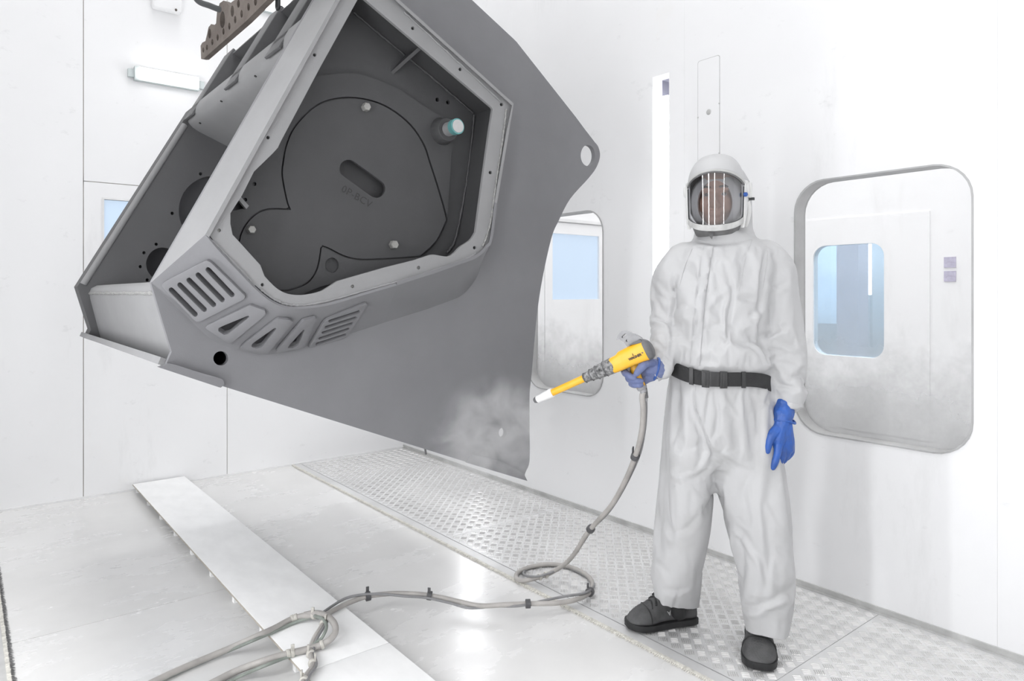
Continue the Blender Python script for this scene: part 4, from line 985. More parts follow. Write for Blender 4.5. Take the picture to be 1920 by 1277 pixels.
# let the cloth settle: start from the folded surface, pinned at hood, belt and cuffs, over a rough body
def drape(Vs, F, frames=30):
    me = bpy.data.meshes.new('cloth_start'); me.from_pydata([tuple(p) for p in Vs], [], F)
    co = bpy.data.objects.new('cloth_start', me); COL.objects.link(co)
    vg = co.vertex_groups.new(name='pin')
    def addw(mask, w_): vg.add([int(i) for i in np.nonzero(mask)[0]], w_, 'REPLACE')
    addw(np.ones(len(Vs), bool), .02)
    addw((W > 1080) & (U < 1330), .05); addw((W > 1125) & (U > 1330), .05)
    addw(Vs[:, 2] > 1.36, .10); addw(W < 462, 1.0)
    addw((W > 694) & (W < 706) & (U > 1256) & (U < 1440), 1.0)
    addw((U > 1440) & (W > 700) & (W < 775), .10); addw((U > 1448) & (W > 742) & (W < 775), 1.0)
    addw((U < 1250) & (W > 682) & (W < 712) & (D < 2.46), 1.0)
    def br(r_): return asmb(ringtube([(a + (b - a) * .06, b - (b - a) * .06, v, D_, hd * .8) for a, b, v, D_, hd in r_]))
    t0 = br([(1300, 1416, 460, 2.53, .10), (1280, 1440, 476, 2.525, .112), (1266, 1450, 500, 2.52, .13), (1264, 1438, 545, 2.52, .15), (1264, 1430, 625, 2.52, .155), (1264, 1432, 700, 2.52, .14), (1250, 1442, 790, 2.52, .155), (1255, 1445, 850, 2.52, .11)])
    l1 = MB(); blobpx(l1, [(1292, 820, 2.54, 42), (1289, 960, 2.57, 33), (1275, 1060, 2.63, 25), (1268, 1150, 2.65, 22)])
    l2 = MB(); blobpx(l2, [(1400, 820, 2.50, 46), (1416, 980, 2.485, 36), (1424, 1080, 2.475, 29), (1427, 1190, 2.46, 24)])
    a1 = MB(); blobpx(a1, [(1432, 486, 2.525, 30), (1461, 590, 2.505, 27), (1479, 720, 2.465, 20), (1479, 760, 2.455, 15)])
    a2 = MB(); blobpx(a2, [(1284, 490, 2.54, 30), (1250, 600, 2.565, 24), (1242, 680, 2.43, 18), (1232, 692, 2.395, 12)])
    Vb, Fb, _ = remesh([t0, l1, l2, a1, a2], 0.014, 2, .5)
    mb_ = bpy.data.meshes.new('cloth_body'); mb_.from_pydata([tuple(p) for p in Vb], [], Fb); bo = bpy.data.objects.new('cloth_body', mb_); COL.objects.link(bo)
    bo.modifiers.new('collision', 'COLLISION'); bo.collision.thickness_outer = .004; bo.collision.cloth_friction = 20
    cl = co.modifiers.new('cloth', 'CLOTH'); s_ = cl.settings
    s_.quality = 6; s_.mass = .15; s_.tension_stiffness = 60; s_.compression_stiffness = 60; s_.shear_stiffness = 20; s_.bending_stiffness = 1.0
    s_.tension_damping = 20; s_.compression_damping = 20; s_.shear_damping = 10; s_.bending_damping = 1.0; s_.air_damping = 4
    s_.vertex_group_mass = 'pin'; s_.pin_stiffness = 1.0; s_.shrink_min = -.052; s_.shrink_max = -.052; s_.effector_weights.gravity = .4
    cl.collision_settings.distance_min = .005; cl.collision_settings.collision_quality = 2
    cl.point_cache.frame_start = 1; cl.point_cache.frame_end = frames
    for fr in range(1, frames + 1): SC.frame_set(fr)
    ev = co.evaluated_get(bpy.context.evaluated_depsgraph_get()); m2 = ev.to_mesh()
    A = np.empty(len(m2.vertices) * 3); m2.vertices.foreach_get('co', A); A = A.reshape(-1, 3).copy()
    ev.to_mesh_clear()
    bpy.data.objects.remove(co); bpy.data.objects.remove(bo); bpy.data.meshes.remove(me); bpy.data.meshes.remove(mb_)
    SC.frame_set(1)
    moved = np.abs(A - Vs).max()
    if moved < 0.25:
        return A
    return Vs
V2 = V + NN * (disp * .85 + nz * .5)[:, None]
V2 = drape(V2, F)
cover = emit_np('coverall', V2, F, M['suit'], person, label='white hooded disposable coverall')
so2 = cover.modifiers.new('thick', 'SOLIDIFY'); so2.thickness = .002; so2.offset = -1
sb_ = cover.modifiers.new('smooth', 'SUBSURF'); sb_.levels = 1; sb_.render_levels = 1
bvc = BVHTree.FromPolygons([tuple(p) for p in V2], F)
def onsuit(u, v, off=.0):
    d = ray(u, v).normalized(); h, n_, i, t = bvc.ray_cast(CAM, d)
    if h is None: return P(u, v, 2.36)
    return h - d * off
# storm flap over the zip, and the sewn seams, laid on the settled cloth
lf = crom([(1319, 462, 0), (1312, 505, 0), (1306, 550, 0), (1302, 590, 0), (1297, 640, 0), (1294, 686, 0)], 8)
def flap_row(o_): return [[onsuit(p.x + w_, p.y, o_) for w_ in (0, 3, 8, 13, 18)] for p in lf]
ra_, rb_ = flap_row(.0048), flap_row(-.001); v = []; f = []
for r_ in ra_: v += r_
k0 = len(v)
for r_ in rb_: v += r_
for i in range(len(ra_) - 1):
    for j in range(4):
        a = i * 5 + j; f.append((a, a + 1, a + 6, a + 5)); f.append((k0 + a, k0 + a + 5, k0 + a + 6, k0 + a + 1))
    f.append((i * 5, i * 5 + 5, k0 + i * 5 + 5, k0 + i * 5)); f.append((i * 5 + 4, k0 + i * 5 + 4, k0 + i * 5 + 9, i * 5 + 9))
mesh_obj('zip_flap', v, f, M['suit'], cover, angle=60)
def seam(pts, r_=.0011):
    c = crom([(a, b, 0) for a, b in pts], 7); MB().tube([onsuit(p.x, p.y, .0006) for p in c], r_, 6).obj('seam', M['suit'], cover)
seam([(1411, 450), (1399, 482), (1391, 520), (1385, 548)])
seam([(1298, 466), (1284, 500), (1273, 540)])
seam([(1440, 470), (1437, 500), (1431, 540)])
seam([(1308, 449), (1340, 456), (1380, 456), (1409, 449)])
seam([(1304, 724), (1305, 765), (1322, 808), (1334, 836)])
# body inside: one continuous figure with a face
Hc = P(1343, 364, 2.50)
yaw = math.radians(21)
hf = (-FW * math.cos(yaw) - RT * math.sin(yaw)).normalized(); hs = (RT * math.cos(yaw) - FW * math.sin(yaw)).normalized()
def HL(s, f_, z): return Hc + hs * s + hf * f_ + UP * z
def ell(mb, c, rs, n=16, m=10):
    v = []; f = []
    for i in range(m + 1):
        t = math.pi * i / m
        for k in range(n):
            a = 2 * math.pi * k / n; rr = max(math.sin(t), .02)
            v.append(HL(c[0] + rs[0] * rr * math.cos(a), c[1] + rs[1] * rr * math.sin(a), c[2] + rs[2] * math.cos(t)))
    for i in range(m):
        for k in range(n): f.append((i * n + k, i * n + (k + 1) % n, (i + 1) * n + (k + 1) % n, (i + 1) * n + k))
    f.append(tuple(range(n))); f.append(tuple(m * n + k for k in range(n - 1, -1, -1)))
    mb.add(v, f)
Hc = Hc - hf * .016
bd = MB()
ell(bd, (0, -.012, .018), (.072, .088, .088)); ell(bd, (0, .012, -.045), (.058, .066, .075)); ell(bd, (0, .03, -.092), (.036, .042, .034))
bd.blob([HL(0, .07, .0), HL(0, .086, -.028), HL(0, .094, -.044)], [.008, .010, .012], 10)
bd.blob([HL(-.013, .084, -.048), HL(.013, .084, -.048)], [.009, .009], 8)
bd.blob([HL(-.040, .064, .012), HL(0, .076, .006), HL(.040, .064, .012)], [.010, .011, .010], 8)
bd.blob([HL(-.022, .070, -.071), HL(0, .077, -.070), HL(.022, .070, -.071)], [.005, .008, .005], 8)
bd.blob([HL(-.018, .068, -.080), HL(0, .075, -.081), HL(.018, .068, -.080)], [.005, .008, .005], 8)
for s_ in (-1, 1): bd.blob([HL(s_ * .073, -.012, .012), HL(s_ * .074, -.008, -.03)], [.012, .010], 8); bd.blob([HL(s_ * .035, .05, -.03), HL(s_ * .042, .04, -.05)], [.022, .02], 8)
def Bz(u, v, D): return P(u, v, D)
bd.blob([HL(0, -.01, -.06), Bz(1348, 440, 2.55), Bz(1350, 470, 2.54)], [.055, .058, .07], 14)
def body_ring(r_): return asmb(ringtube([(a + (b - a) * .16, b - (b - a) * .16, v, D, hd * .7) for a, b, v, D, hd in r_]))
tb = body_ring([(1290, 1428, 458, 2.53, .10), (1272, 1446, 480, 2.525, .112), (1260, 1438, 545, 2.52, .15), (1260, 1430, 625, 2.52, .155), (1262, 1434, 700, 2.52, .14), (1248, 1446, 790, 2.52, .155), (1255, 1445, 850, 2.52, .11)])
lb1 = MB(); blobpx(lb1, [(1292, 820, 2.54, 38), (1290, 960, 2.57, 30), (1275, 1060, 2.63, 22), (1273, 1100, 2.65, 13), (1273, 1112, 2.65, 10)]); lb2 = MB(); blobpx(lb2, [(1400, 820, 2.50, 38), (1416, 980, 2.485, 30), (1424, 1080, 2.475, 23), (1425, 1140, 2.475, 15), (1425, 1154, 2.475, 12)])
ab1 = MB(); blobpx(ab1, [(1432, 486, 2.525, 20), (1462, 590, 2.505, 16), (1478, 720, 2.465, 13), (1470, 770, 2.44, 11), (1468, 800, 2.42, 9)]); ab2 = MB(); blobpx(ab2, [(1286, 490, 2.54, 20), (1249, 600, 2.565, 16), (1242, 680, 2.43, 12), (1232, 692, 2.395, 11), (1222, 692, 2.39, 9)])
VB_, FB_, _ = remesh([bd, tb, lb1, lb2, ab1, ab2], 0.0048, 2, 0.5)
body = emit_np('body', VB_, FB_, M['skin'], person, label='face seen dimly behind the visor')
for s_ in (-1, 1):
    e = MB(); ell(e, (s_ * .030, .064, -.008), (.010, .010, .0065), 12, 8); e.obj('eye', M['eyewhite'], body)
    e = MB(); ell(e, (s_ * .030, .0735, -.008), (.0052, .0035, .0052), 10, 6); e.obj('iris', M['hairdark'], body)
    MB().blob([HL(s_ * .018, .086, .016), HL(s_ * .034, .080, .020), HL(s_ * .048, .066, .014)], [.0035, .004, .003], 6).obj('eyebrow', M['hairdark'], body)
Hc = Hc + hf * .016
# ---- helmet
helm = empty('helmet', HL(0, 0, -.15), parent=person)
def rad(th, z, r0): 
    return r0
def cyl(th, r_, z, tp=0.0): 
    rr = r_ * (1 + tp * z); return HL(math.sin(th) * rr, math.cos(th) * rr - 0.004, z)
TH0 = math.radians(69)
def ztop(th): return .074 - .042 * (th / TH0) ** 2
def zbot(th): return -.122 + .034 * (abs(th) / TH0) ** 2.2
v = []; f = []; n = 40; m = 10
for i in range(n + 1):
    th = -TH0 + 2 * TH0 * i / n
    for j in range(m + 1):
        z = zbot(th) + (ztop(th) - zbot(th)) * j / m; v.append(cyl(th, .1015, z, .25))
for i in range(n):
    for j in range(m):
        a = i * (m + 1) + j; f.append((a, a + m + 1, a + m + 2, a + 1))
mesh_obj('visor', v, f, M['visor'], helm, recalc=False, angle=60, label='clear curved visor with bright lamp reflections')
# frame round the visor: lower jaw strip and side strips, as a thick band
def band(name, lo, hi, t0, t1, r0, r1, m_, n=36, par=helm):
    v = []; f = []
    for i in range(n + 1):
        th = t0 + (t1 - t0) * i / n
        for (r_, z) in ((r0, lo(th)), (r1, lo(th)), (r1, hi(th)), (r0, hi(th))): v.append(cyl(th, r_, z, .25))
    for i in range(n):
        for k in range(4): f.append((i * 4 + k, i * 4 + (k + 1) % 4, (i + 1) * 4 + (k + 1) % 4, (i + 1) * 4 + k))
    f += [(0, 3, 2, 1), tuple(n * 4 + k for k in range(4))]
    return mesh_obj(name, v, f, m_, par, angle=50, bevel=.0015)
band('visor_frame', lambda t: zbot(t) - .020, lambda t: zbot(t) + .001, -TH0, TH0, .094, .107, M['jaw'])
for sg in (-1, 1):
    a, b = sorted((sg * TH0 * .985, sg * math.radians(90)))
    band('side_frame', lambda t: -.125 + .05 * min(1, (abs(t) - TH0) / .3), lambda t: .04, a, b, .095, .109, M['helmet'], 8)
    gk = crom([cyl(sg * TH0 * k, .1035, zbot(TH0 * k), .25) for k in (0, .2, .4, .6, .8, .93)] + [cyl(sg * TH0 * .985, .1035, zbot(TH0) + .012, .25)] + [cyl(sg * TH0 * .985, .1035, z, .25) for z in (-.05, -.01, .018)], 5)
    MB().tube(gk, .0022, 6).obj('gasket', M['rubber'], helm)
# shell
v = []; f = []; n = 56; m = 14
for i in range(n):
    th = 2 * math.pi * i / n - math.pi; at = abs(th)
    k = min(max((at - TH0) / math.radians(25), 0), 1); k = k * k * (3 - 2 * k)
    e = (ztop(min(at, TH0)) - .004) * (1 - k) + (-.045 if at < math.pi * .98 else -.045) * k
    R = .1030 + .012 * max(0, -math.cos(th)) + .003 * max(0, math.cos(th))
    for j in range(m + 1):
        a = j / m * math.pi / 2
        z = e + (.142 - e) * math.sin(a); rr = R * math.cos(a) ** .80 if j < m else 0.0005
        v.append(HL(math.sin(th) * rr, math.cos(th) * rr - .006, z))
for i in range(n):
    for j in range(m):
        a = i * (m + 1) + j; b = ((i + 1) % n) * (m + 1) + j; f.append((a, b, b + 1, a + 1))
me_ = mesh_obj('shell', v, f, M['suit'], helm, recalc=True, angle=70, label='white fabric covered helmet dome')
sol = me_.modifiers.new('thick', 'SOLIDIFY'); sol.thickness = .004; sol.offset = -1
br_ = crom([HL(math.sin(t) * .1065, math.cos(t) * .1065 - .006, ztop(t) - .004) for t in [TH0 * k / 8 for k in range(-8, 9)]], 3)
MB().tube(br_, .0042, 8).obj('brim_edge', M['frame'], helm)
br2 = crom([HL(math.sin(t) * .1045, math.cos(t) * .1045 - .004, ztop(t) - .010) for t in [TH0 * k / 8 for k in range(-8, 9)]], 3)
MB().tube(br2, .0032, 8).obj('gasket', M['seal'], helm)
# pale lining round the face
v = []; f = []; n = 40
for i in range(n):
    a = 2 * math.pi * i / n; ca, sa = math.cos(a), math.sin(a)
    v.append(HL(.096 * ca, .026 - .02 * abs(ca), -.03 + .105 * sa)); v.append(HL(.082 * ca, .036, -.032 + .096 * sa)); v.append(HL(.060 * ca, .058, -.040 + .082 * sa)); v.append(HL(.056 * ca, .046, -.040 + .078 * sa))
for i in range(n):
    j = (i + 1) % n
    for k in range(3): f.append((i * 4 + k, j * 4 + k, j * 4 + k + 1, i * 4 + k + 1))
ln_ = mesh_obj('face_lining', v, f, M['lining'], helm, recalc=False, angle=60)
ln_.modifiers.new('thick', 'SOLIDIFY').thickness = .003
# grey neck seal below the frame, drawstring tab
v = []; f = []; n = 40
for i in range(n):
    a = 2 * math.pi * i / n; ca, sa = math.cos(a), math.sin(a)
    for (r_, z, o) in ((.092, -.128 + .022 * (1 - max(ca, 0)), 0), (.076, -.146, -.008), (.058, -.157, -.022), (.050, -.175, -.028)):
        v.append(HL(sa * r_ * .92, ca * r_ + o, z))
for i in range(n):
    j = (i + 1) % n
    for k in range(3): f.append((i * 4 + k, j * 4 + k, j * 4 + k + 1, i * 4 + k + 1))
mesh_obj('neck_seal', v, f, M['seal'], helm, recalc=False, angle=60).modifiers.new('thick', 'SOLIDIFY').thickness = .003
tb_ = P(1333, 441, 2.425)
MB().add([P(1328, 434, 2.43), P(1339, 434, 2.43), P(1335, 449, 2.425), P(1330, 443, 2.425), P(1328, 434, 2.437), P(1339, 434, 2.437), P(1335, 449, 2.432), P(1330, 443, 2.432)], [(0, 1, 2, 3), (7, 6, 5, 4), (0, 4, 5, 1), (1, 5, 6, 2), (2, 6, 7, 3), (3, 7, 4, 0)]).obj('zip_tab', M['seal'], cover, label='dark open zip tab at the collar')
# side pivot on the image-right side, with a small blue knob and a hose clip
for sg in (1, -1):
    c = HL(sg * .104, .0, .012)
    MB().lathe(c, hs * sg, [(0, .022), (.006, .021), (.010, .016), (.011, .008)], 20).obj('pivot', M['helmet'], helm)
MB().lathe(HL(.099, .040, -.012), (hs + hf * .5).normalized(), [(0, .008), (.008, .0075), (.010, .005)], 12).obj('knob', M['glove'], helm, label='small blue knob')
MB().obox(HL(.113, -.028, .012), hs * .009, hf * .015, UP * .028).obj('side_cover', M['helmet'], helm, bevel=.006)
MB().obox(HL(.120, -.040, -.018), hs * .010, hf * .012, UP * .004).obj('clip', M['rubber'], helm, bevel=.001)
MB().tube(crom([HL(.106, -.01, -.03), HL(.110, -.02, -.06), HL(.104, -.03, -.095), HL(.094, -.05, -.12)], 6), .010, 10).obj('side_strap', M['helmet'], helm)
# ---- belt
belt = empty('belt', P(1341, 715, 2.5), parent=person)
bu, bD, bhd = 1341.0, 2.52, .158
def belt_pt(t, out, dz):
    """t: 0 at image right, pi/2 towards the viewer"""
    x = math.cos(t); hw = px(97, bD)
    c = P(bu, 701.5, bD)
    z = (-.040 * x ** 3 if x < 0 else -.036 * x ** 3) + dz * (1 + .12 * abs(x))
    e = .86
    return c + RT * math.copysign(abs(x) ** e, x) * (hw + out) - FW * math.copysign(abs(math.sin(t)) ** e, math.sin(t)) * (bhd + out) + UP * z
def strap_seg(name, t0, t1, o0, o1, h0, h1, m_, n=60, par=belt, **k):
    v = []; f = []; cl = abs(t1 - t0) > 6.2; nn = n if cl else n + 1
    for i in range(nn):
        t = t0 + (t1 - t0) * i / n
        for o, h in ((o0, h0), (o1, h0), (o1, h1), (o0, h1)): v.append(belt_pt(t, o, h))
    for i in range(n):
        j = (i + 1) % nn
        for k_ in range(4): f.append((i * 4 + k_, i * 4 + (k_ + 1) % 4, j * 4 + (k_ + 1) % 4, j * 4 + k_))
    if not cl: f += [(0, 3, 2, 1), tuple((nn - 1) * 4 + k_ for k_ in range(4))]
    return mesh_obj(name, v, f, m_, par, angle=40, **k)
strap_seg('strap', 0, 2 * math.pi, -.004, .003, -.0235, .0235, M['belt'], 90)
def t_of_u(u): 
    r_ = (u - bu) / 97.0; return math.acos(math.copysign(abs(max(-1, min(1, r_))) ** (1 / .86), r_))
strap_seg('strap_end', t_of_u(1401), t_of_u(1337), .0035, .0065, -.023, .023, M['belt'], 12)
def bb(name, u0, u1, o0, o1, h0, h1, m_='buckle', bv=.0015): return strap_seg(name, t_of_u(u1), t_of_u(u0), o0, o1, h0, h1, M[m_], 4, bevel=bv)
bk = bb('buckle_frame', 1296, 1308, .003, .011, -.028, .028); bb('buckle_bar', 1299, 1303, .011, .014, -.022, .022)
bb('buckle_body', 1308, 1325, .003, .010, -.024, .025); bb('buckle_frame', 1325, 1337, .003, .013, -.029, .028); bb('buckle_bar', 1329, 1333, .013, .015, -.023, .023)
bb('strap_loop', 1276.5, 1283, .003, .008, -.027, .028); bb('strap_loop', 1362, 1369, .0035, .010, -.028, .027)
# ---- gloves
def glove(name, chains, m_, voxel, label, seams=None, sm_=2):
    L = []
    for ch in chains:
        mb = MB(); blobpx(mb, densify(ch, 3), 14); L.append(mb)
    V, F, N_ = remesh(L, voxel, sm_, .5)
    z = np.array([noise.noise((p[0] * 60, p[1] * 60, p[2] * 30)) * .0011 + noise.noise((p[0] * 140, p[1] * 140, p[2] * 70)) * .0004 for p in V])
    return emit_np(name, V + N_ * z[:, None], F, M[m_], person, label=label)
lg_ = glove('glove', [
  [(1471, 757, 2.450, 18.5), (1470, 766, 2.448, 19.5), (1469, 777, 2.428, 19)],
  [(1469, 776, 2.426, 17.5), (1467, 796, 2.420, 16.5)],
  [(1467, 796, 2.420, 16.5), (1462, 808, 2.417, 15), (1459, 824, 2.415, 14.5), (1458, 836, 2.415, 11)],
  [(1469, 796, 2.420, 16), (1472, 812, 2.420, 15), (1476, 830, 2.422, 13.5), (1478, 840, 2.425, 11)],
  [(1458, 805, 2.410, 10.5), (1446, 818, 2.402, 8.8), (1441, 833, 2.400, 7), (1439, 846, 2.400, 5.2)],
  [(1459, 832, 2.407, 8.5), (1457.5, 851, 2.400, 7.2), (1453, 866, 2.402, 6.8), (1449.5, 876.5, 2.406, 5.4)],
  [(1467, 838, 2.418, 8.5), (1466.5, 855, 2.418, 7.2), (1462, 866, 2.430, 6.4), (1458, 873, 2.440, 5.2)],
  [(1475, 838, 2.420, 8.2), (1475, 853, 2.426, 7), (1469, 863, 2.444, 6.2), (1464, 868, 2.456, 5)],
  [(1482.5, 833, 2.425, 7.4), (1483.5, 847, 2.432, 6.2), (1478, 856, 2.448, 5.6), (1473, 860, 2.460, 4.6)],
 ], 'glove', .0017, 'bright blue nitrile glove hanging open')
rollc = [P(1470, 788, 2.427) + RT * math.cos(t) * px(19.5, 2.427) + FW * math.sin(t) * px(18, 2.427) + UP * (-.006 * math.cos(t) + .003 * math.sin(3 * t)) for t in [2 * math.pi * k / 30 for k in range(30)]]
MB().tube(rollc, .0045, 8, closed=True).obj('rolled_cuff', M['glove'], lg_)
gD = 2.375
rg_ = glove('glove', [
  [(1240, 694, 2.405, 18), (1232, 692, 2.395, 19), (1223, 692, 2.39, 19)],
  [(1223, 692, 2.39, 18.5), (1216, 691, 2.385, 17), (1208, 692, 2.39, 14)],
  [(1220, 703, 2.39, 13), (1212, 708, 2.39, 11), (1206, 714, 2.395, 9)],
  [(1221, 681, 2.368, 9.5), (1211, 681, 2.345, 8.5), (1202, 690, 2.34, 7.8), (1194, 700, 2.342, 6)],
  [(1210, 690, 2.415, 8), (1190, 692, 2.42, 7.5), (1172, 693, 2.405, 7), (1173, 700, 2.375, 6.6), (1182, 706, 2.352, 6.4), (1189, 709, 2.346, 5.2)],
  [(1208, 702, 2.412, 8), (1190, 706, 2.418, 7.5), (1179, 708, 2.40, 7), (1182, 712.5, 2.37, 6.4), (1193, 714.5, 2.350, 6.2), (1202, 714.5, 2.346, 5.2)],
  [(1207, 712, 2.41, 7.5), (1193, 718, 2.414, 7), (1184, 719, 2.395, 6.4), (1188, 721.5, 2.368, 6), (1196, 722, 2.352, 5.8), (1202, 721.5, 2.350, 4.8)],
 ], 'gloved', .0017, 'powder dusted blue glove gripping the spray gun')
cuffr = [P(1229, 692, 2.39) + UP * math.cos(t) * px(20, 2.39) + (FW * .9 + RT * .1) * math.sin(t) * px(19, 2.39) + RT * .012 * math.cos(t + .5) for t in [2 * math.pi * k / 30 for k in range(30)]]
MB().tube(cuffr, .0042, 8, closed=True).obj('rolled_cuff', M['glove'], rg_, label='brighter blue rolled cuff')
# white ruffled sleeve cuffs of the coverall
def ruffle(c, a, b, ax, r0, r1, L_, seed):
    v = []; f = []; n = 48; rr = random.Random(seed); ph = [rr.uniform(0, 6) for _ in range(3)]
    for j in range(4):
        for k in range(n):
            t = 2 * math.pi * k / n; w_ = 1 + .06 * (j / 3) * (math.sin(7 * t + ph[0]) + .6 * math.sin(11 * t + ph[1]))
            r_ = (r0 + (r1 - r0) * j / 3) * w_
            v.append(c + a * math.cos(t) * r_ + b * math.sin(t) * r_ + ax * (L_ * j / 3 + .003 * math.sin(5 * t + ph[2]) * j / 3))
    for j in range(3):
        for k in range(n): f.append((j * n + k, j * n + (k + 1) % n, (j + 1) * n + (k + 1) % n, (j + 1) * n + k))
    o = mesh_obj('sleeve_cuff', v, f, M['suit'], cover, recalc=False, angle=80); o.modifiers.new('thick', 'SOLIDIFY').thickness = .002
ruffle(P(1479, 749, 2.46), RT, FW, (UP * -1 + RT * -.05).normalized(), px(24, 2.46), px(25.5, 2.46), .026, 3)
ruffle(P(1243, 690, 2.405), (UP * .92 + FW * .2).normalized(), (FW * .8 + RT * .5).normalized(), (RT * -.8 - UP * .15 - FW * .55).normalized(), px(20, 2.4), px(21, 2.4), .018, 5)
sk = MB(); blobpx(sk, [(1272, 1085, 2.65, 17), (1272, 1120, 2.66, 17), (1273, 1146, 2.665, 16)]); sk.obj('sock', M['sole'], person)
sk = MB(); blobpx(sk, [(1425, 1130, 2.475, 18), (1425, 1165, 2.475, 19), (1425, 1188, 2.48, 18)]); sk.obj('sock', M['sole'], person)
# ---- shoes
def shoe(heel, toe, w_, label, seed, textside=None):
    heel = Vector(heel); toe = Vector(toe); ax = toe - heel; Ln = ax.length; ax = ax.normalized(); sd = Vector((ax.y, -ax.x, 0))
    e = empty('shoe', (heel + toe) / 2, parent=person, label=label)
    prof = [(0.0, .55, .098), (.03, .70, .112), (.09, .78, .108), (.16, .80, .110), (.24, .80, .124), (.32, .80, .142), (.38, .80, .142), (.45, .80, .138), (.52, .84, .128), (.58, .90, .112), (.65, .98, .095), (.73, 1.03, .086), (.81, 1.02, .077), (.89, .92, .062), (.95, .72, .048), (1.0, .38, .030)]
    v = []; f = []; n = 22
    for s_, ws, h in prof:
        hw = w_ / 2 * ws; zb = .022 + (.008 * max(0, (s_ - .75) / .25))
        for k in range(n):
            t = math.pi * k / (n - 1); c_, q_ = math.cos(t), math.sin(t)
            ex = .62
            v.append(heel + ax * (s_ * Ln) + sd * hw * math.copysign(abs(c_) ** ex, c_) * (1 - .22 * q_) + UP * (zb + (h - zb + .004) * q_ ** .75))
    for i in range(len(prof) - 1):
        for k in range(n - 1): f.append((i * n + k, i * n + k + 1, (i + 1) * n + k + 1, (i + 1) * n + k))
        f.append((i * n, (i + 1) * n, (i + 1) * n + n - 1, i * n + n - 1))
    f.append(tuple(range(n))); f.append(tuple((len(prof) - 1) * n + k for k in range(n - 1, -1, -1)))
    up = mesh_obj('upper', v, f, M['shoe'], e, angle=60)
    sb = up.modifiers.new('s', 'SUBSURF'); sb.levels = 1; sb.render_levels = 1
    outl = []
    L_ = [(0, .62), (.06, .80), (.2, .86), (.35, .84), (.5, .92), (.68, 1.04), (.82, 1.03), (.91, .90), (.97, .70), (1.012, .36)]
    side = crom([(s_ * Ln, w_ / 2 * q, 0) for s_, q in L_], 4)
    outl = [(p.x, p.y) for p in side] + [(p.x, -p.y) for p in reversed(side)]
    g = lambda z0, k: (lambda a, b: heel + ax * (a + (0.0)) + sd * b * k + UP * (z0 + .007 * max(0, (a / Ln - .8) / .2)))
    MB().solid(outl, [], g(.0035, .96), g(.027, 1.0)).obj('sole', M['sole'], e, bevel=.003)
    # laces over the tongue, toe cap seam
    for q in (.49, .545, .60, .655):
        h = np.interp(q, [p[0] for p in prof], [p[2] for p in prof])
        pts = [heel + ax * (q * Ln + dx) + sd * (w_ * .30 * s_) + UP * (h + .004 - .018 * abs(s_) ** 2.2) for s_, dx in ((-1, .008), (-.5, .003), (0, 0), (.5, .003), (1, .008))]
        MB().tube(crom(pts, 4), .0042, 6).obj('lace', M['sole'], up)
    q = .755; h = np.interp(q, [p[0] for p in prof], [p[2] for p in prof])
    pts = [heel + ax * (q * Ln - .012 * abs(s_)) + sd * (w_ * .485 * math.copysign(abs(math.sin(s_ * math.pi / 2)) ** .8, s_)) + UP * (.03 + (h - .026) * max(0, math.cos(s_ * math.pi / 2)) ** .7) for s_ in [k / 8 for k in range(-8, 9)]]
    MB().tube(pts, .0022, 6).obj('toe_seam', M['sole'], up)
    col = [heel + ax * (.23 * Ln) + ax * math.cos(t) * Ln * .22 + sd * math.sin(t) * w_ * .35 + UP * (.112 + .030 * max(0, math.cos(t)) ** 1.5 + .014 * max(0, -math.cos(t)) ** 2) for t in [2 * math.pi * k / 32 for k in range(32)]]
    MB().tube(col, .0065, 8, closed=True).obj('collar', M['sole'], up)
    MB().tube([heel + ax * (-.004) + UP * .07, heel + ax * (-.001) + UP * .095, heel + ax * (-.010) + UP * .116], [.012, .010, .006], 8).obj('heel_tab', M['sole'], up)
    return e, heel, ax, sd, Ln
hA = onZ(1302, 1166); tA = onZ(1176, 1182)
hA.z = tA.z = .0045
eA, hA, axA, sdA, LA = shoe(hA, tA, .108, 'charcoal safety shoe pointing to the left', 1)
camside = sdA if sdA.dot(FW) < 0 else -sdA
tp_ = hA + axA * (.36 * LA) + camside * .0485 + UP * .060
# printed word on the side facing the viewer
put_text('shoe_print', 'PUMA', .022, hA + axA * (.285 * LA) + camside * .0435 + UP * .080, (axA * 1.0 - UP * .16), UP * -1 + camside * .25, M['shoetext'], eA, .0008, bold=.0006)
tB = onZ(1424, 1262); hB = tB + FW * .285 - RT * .004 + RT * (.842 / 2.343) * .285
shoe(hB, tB, .118, 'charcoal safety shoe pointing at the camera', 2)
# ---------------------------------------------------------------- spray gun
gT = P(1004, 750.5, 2.50); gR = P(1216, 655, 2.335)
gax = (gR - gT).normalized(); gL = (gR - gT).length
gsd = gax.cross(UP).normalized()            # horizontal side direction
if gsd.dot(FW) > 0: gsd = -gsd              # towards the viewer
gup = gsd.cross(gax).normalized()
if gup.z < 0: gup = -gup
def GA(u):                                  # distance along the axis for a pixel column on the gun axis
    lo, hi = -.05, gL + .05
    for _ in range(40):
        mid = (lo + hi) / 2
        if proj(gT + gax * mid)[0] < u: lo = mid
        else: hi = mid
    return lo
def GP(l, a=0, b=0): return gT + gax * l + gup * a + gsd * b
gun = empty('spray_gun', gT + gax * (gL * .85) - gup * .1, 'yellow and grey powder spray gun held out by the person', 'spray gun')
m1 = px(1, 2.42)
def gl(name, prof, m_, par=gun, n=24, **k): return MB().lathe(gT, gax, [(GA(u), r_ * m1) for u, r_ in prof], n).obj(name, M[m_], par, **k)
gl('nozzle_tip', [(1002, 4.5), (1005, 6.2), (1008, 6.2)], 'gungrey')
gl('nozzle', [(1006, 5.4), (1008, 7.2), (1018, 7.4), (1020, 8.2), (1034, 9.2), (1036, 8.6)], 'nozzle')
gl('lance', [(1034, 6.6), (1098, 7.0)], 'yellow')
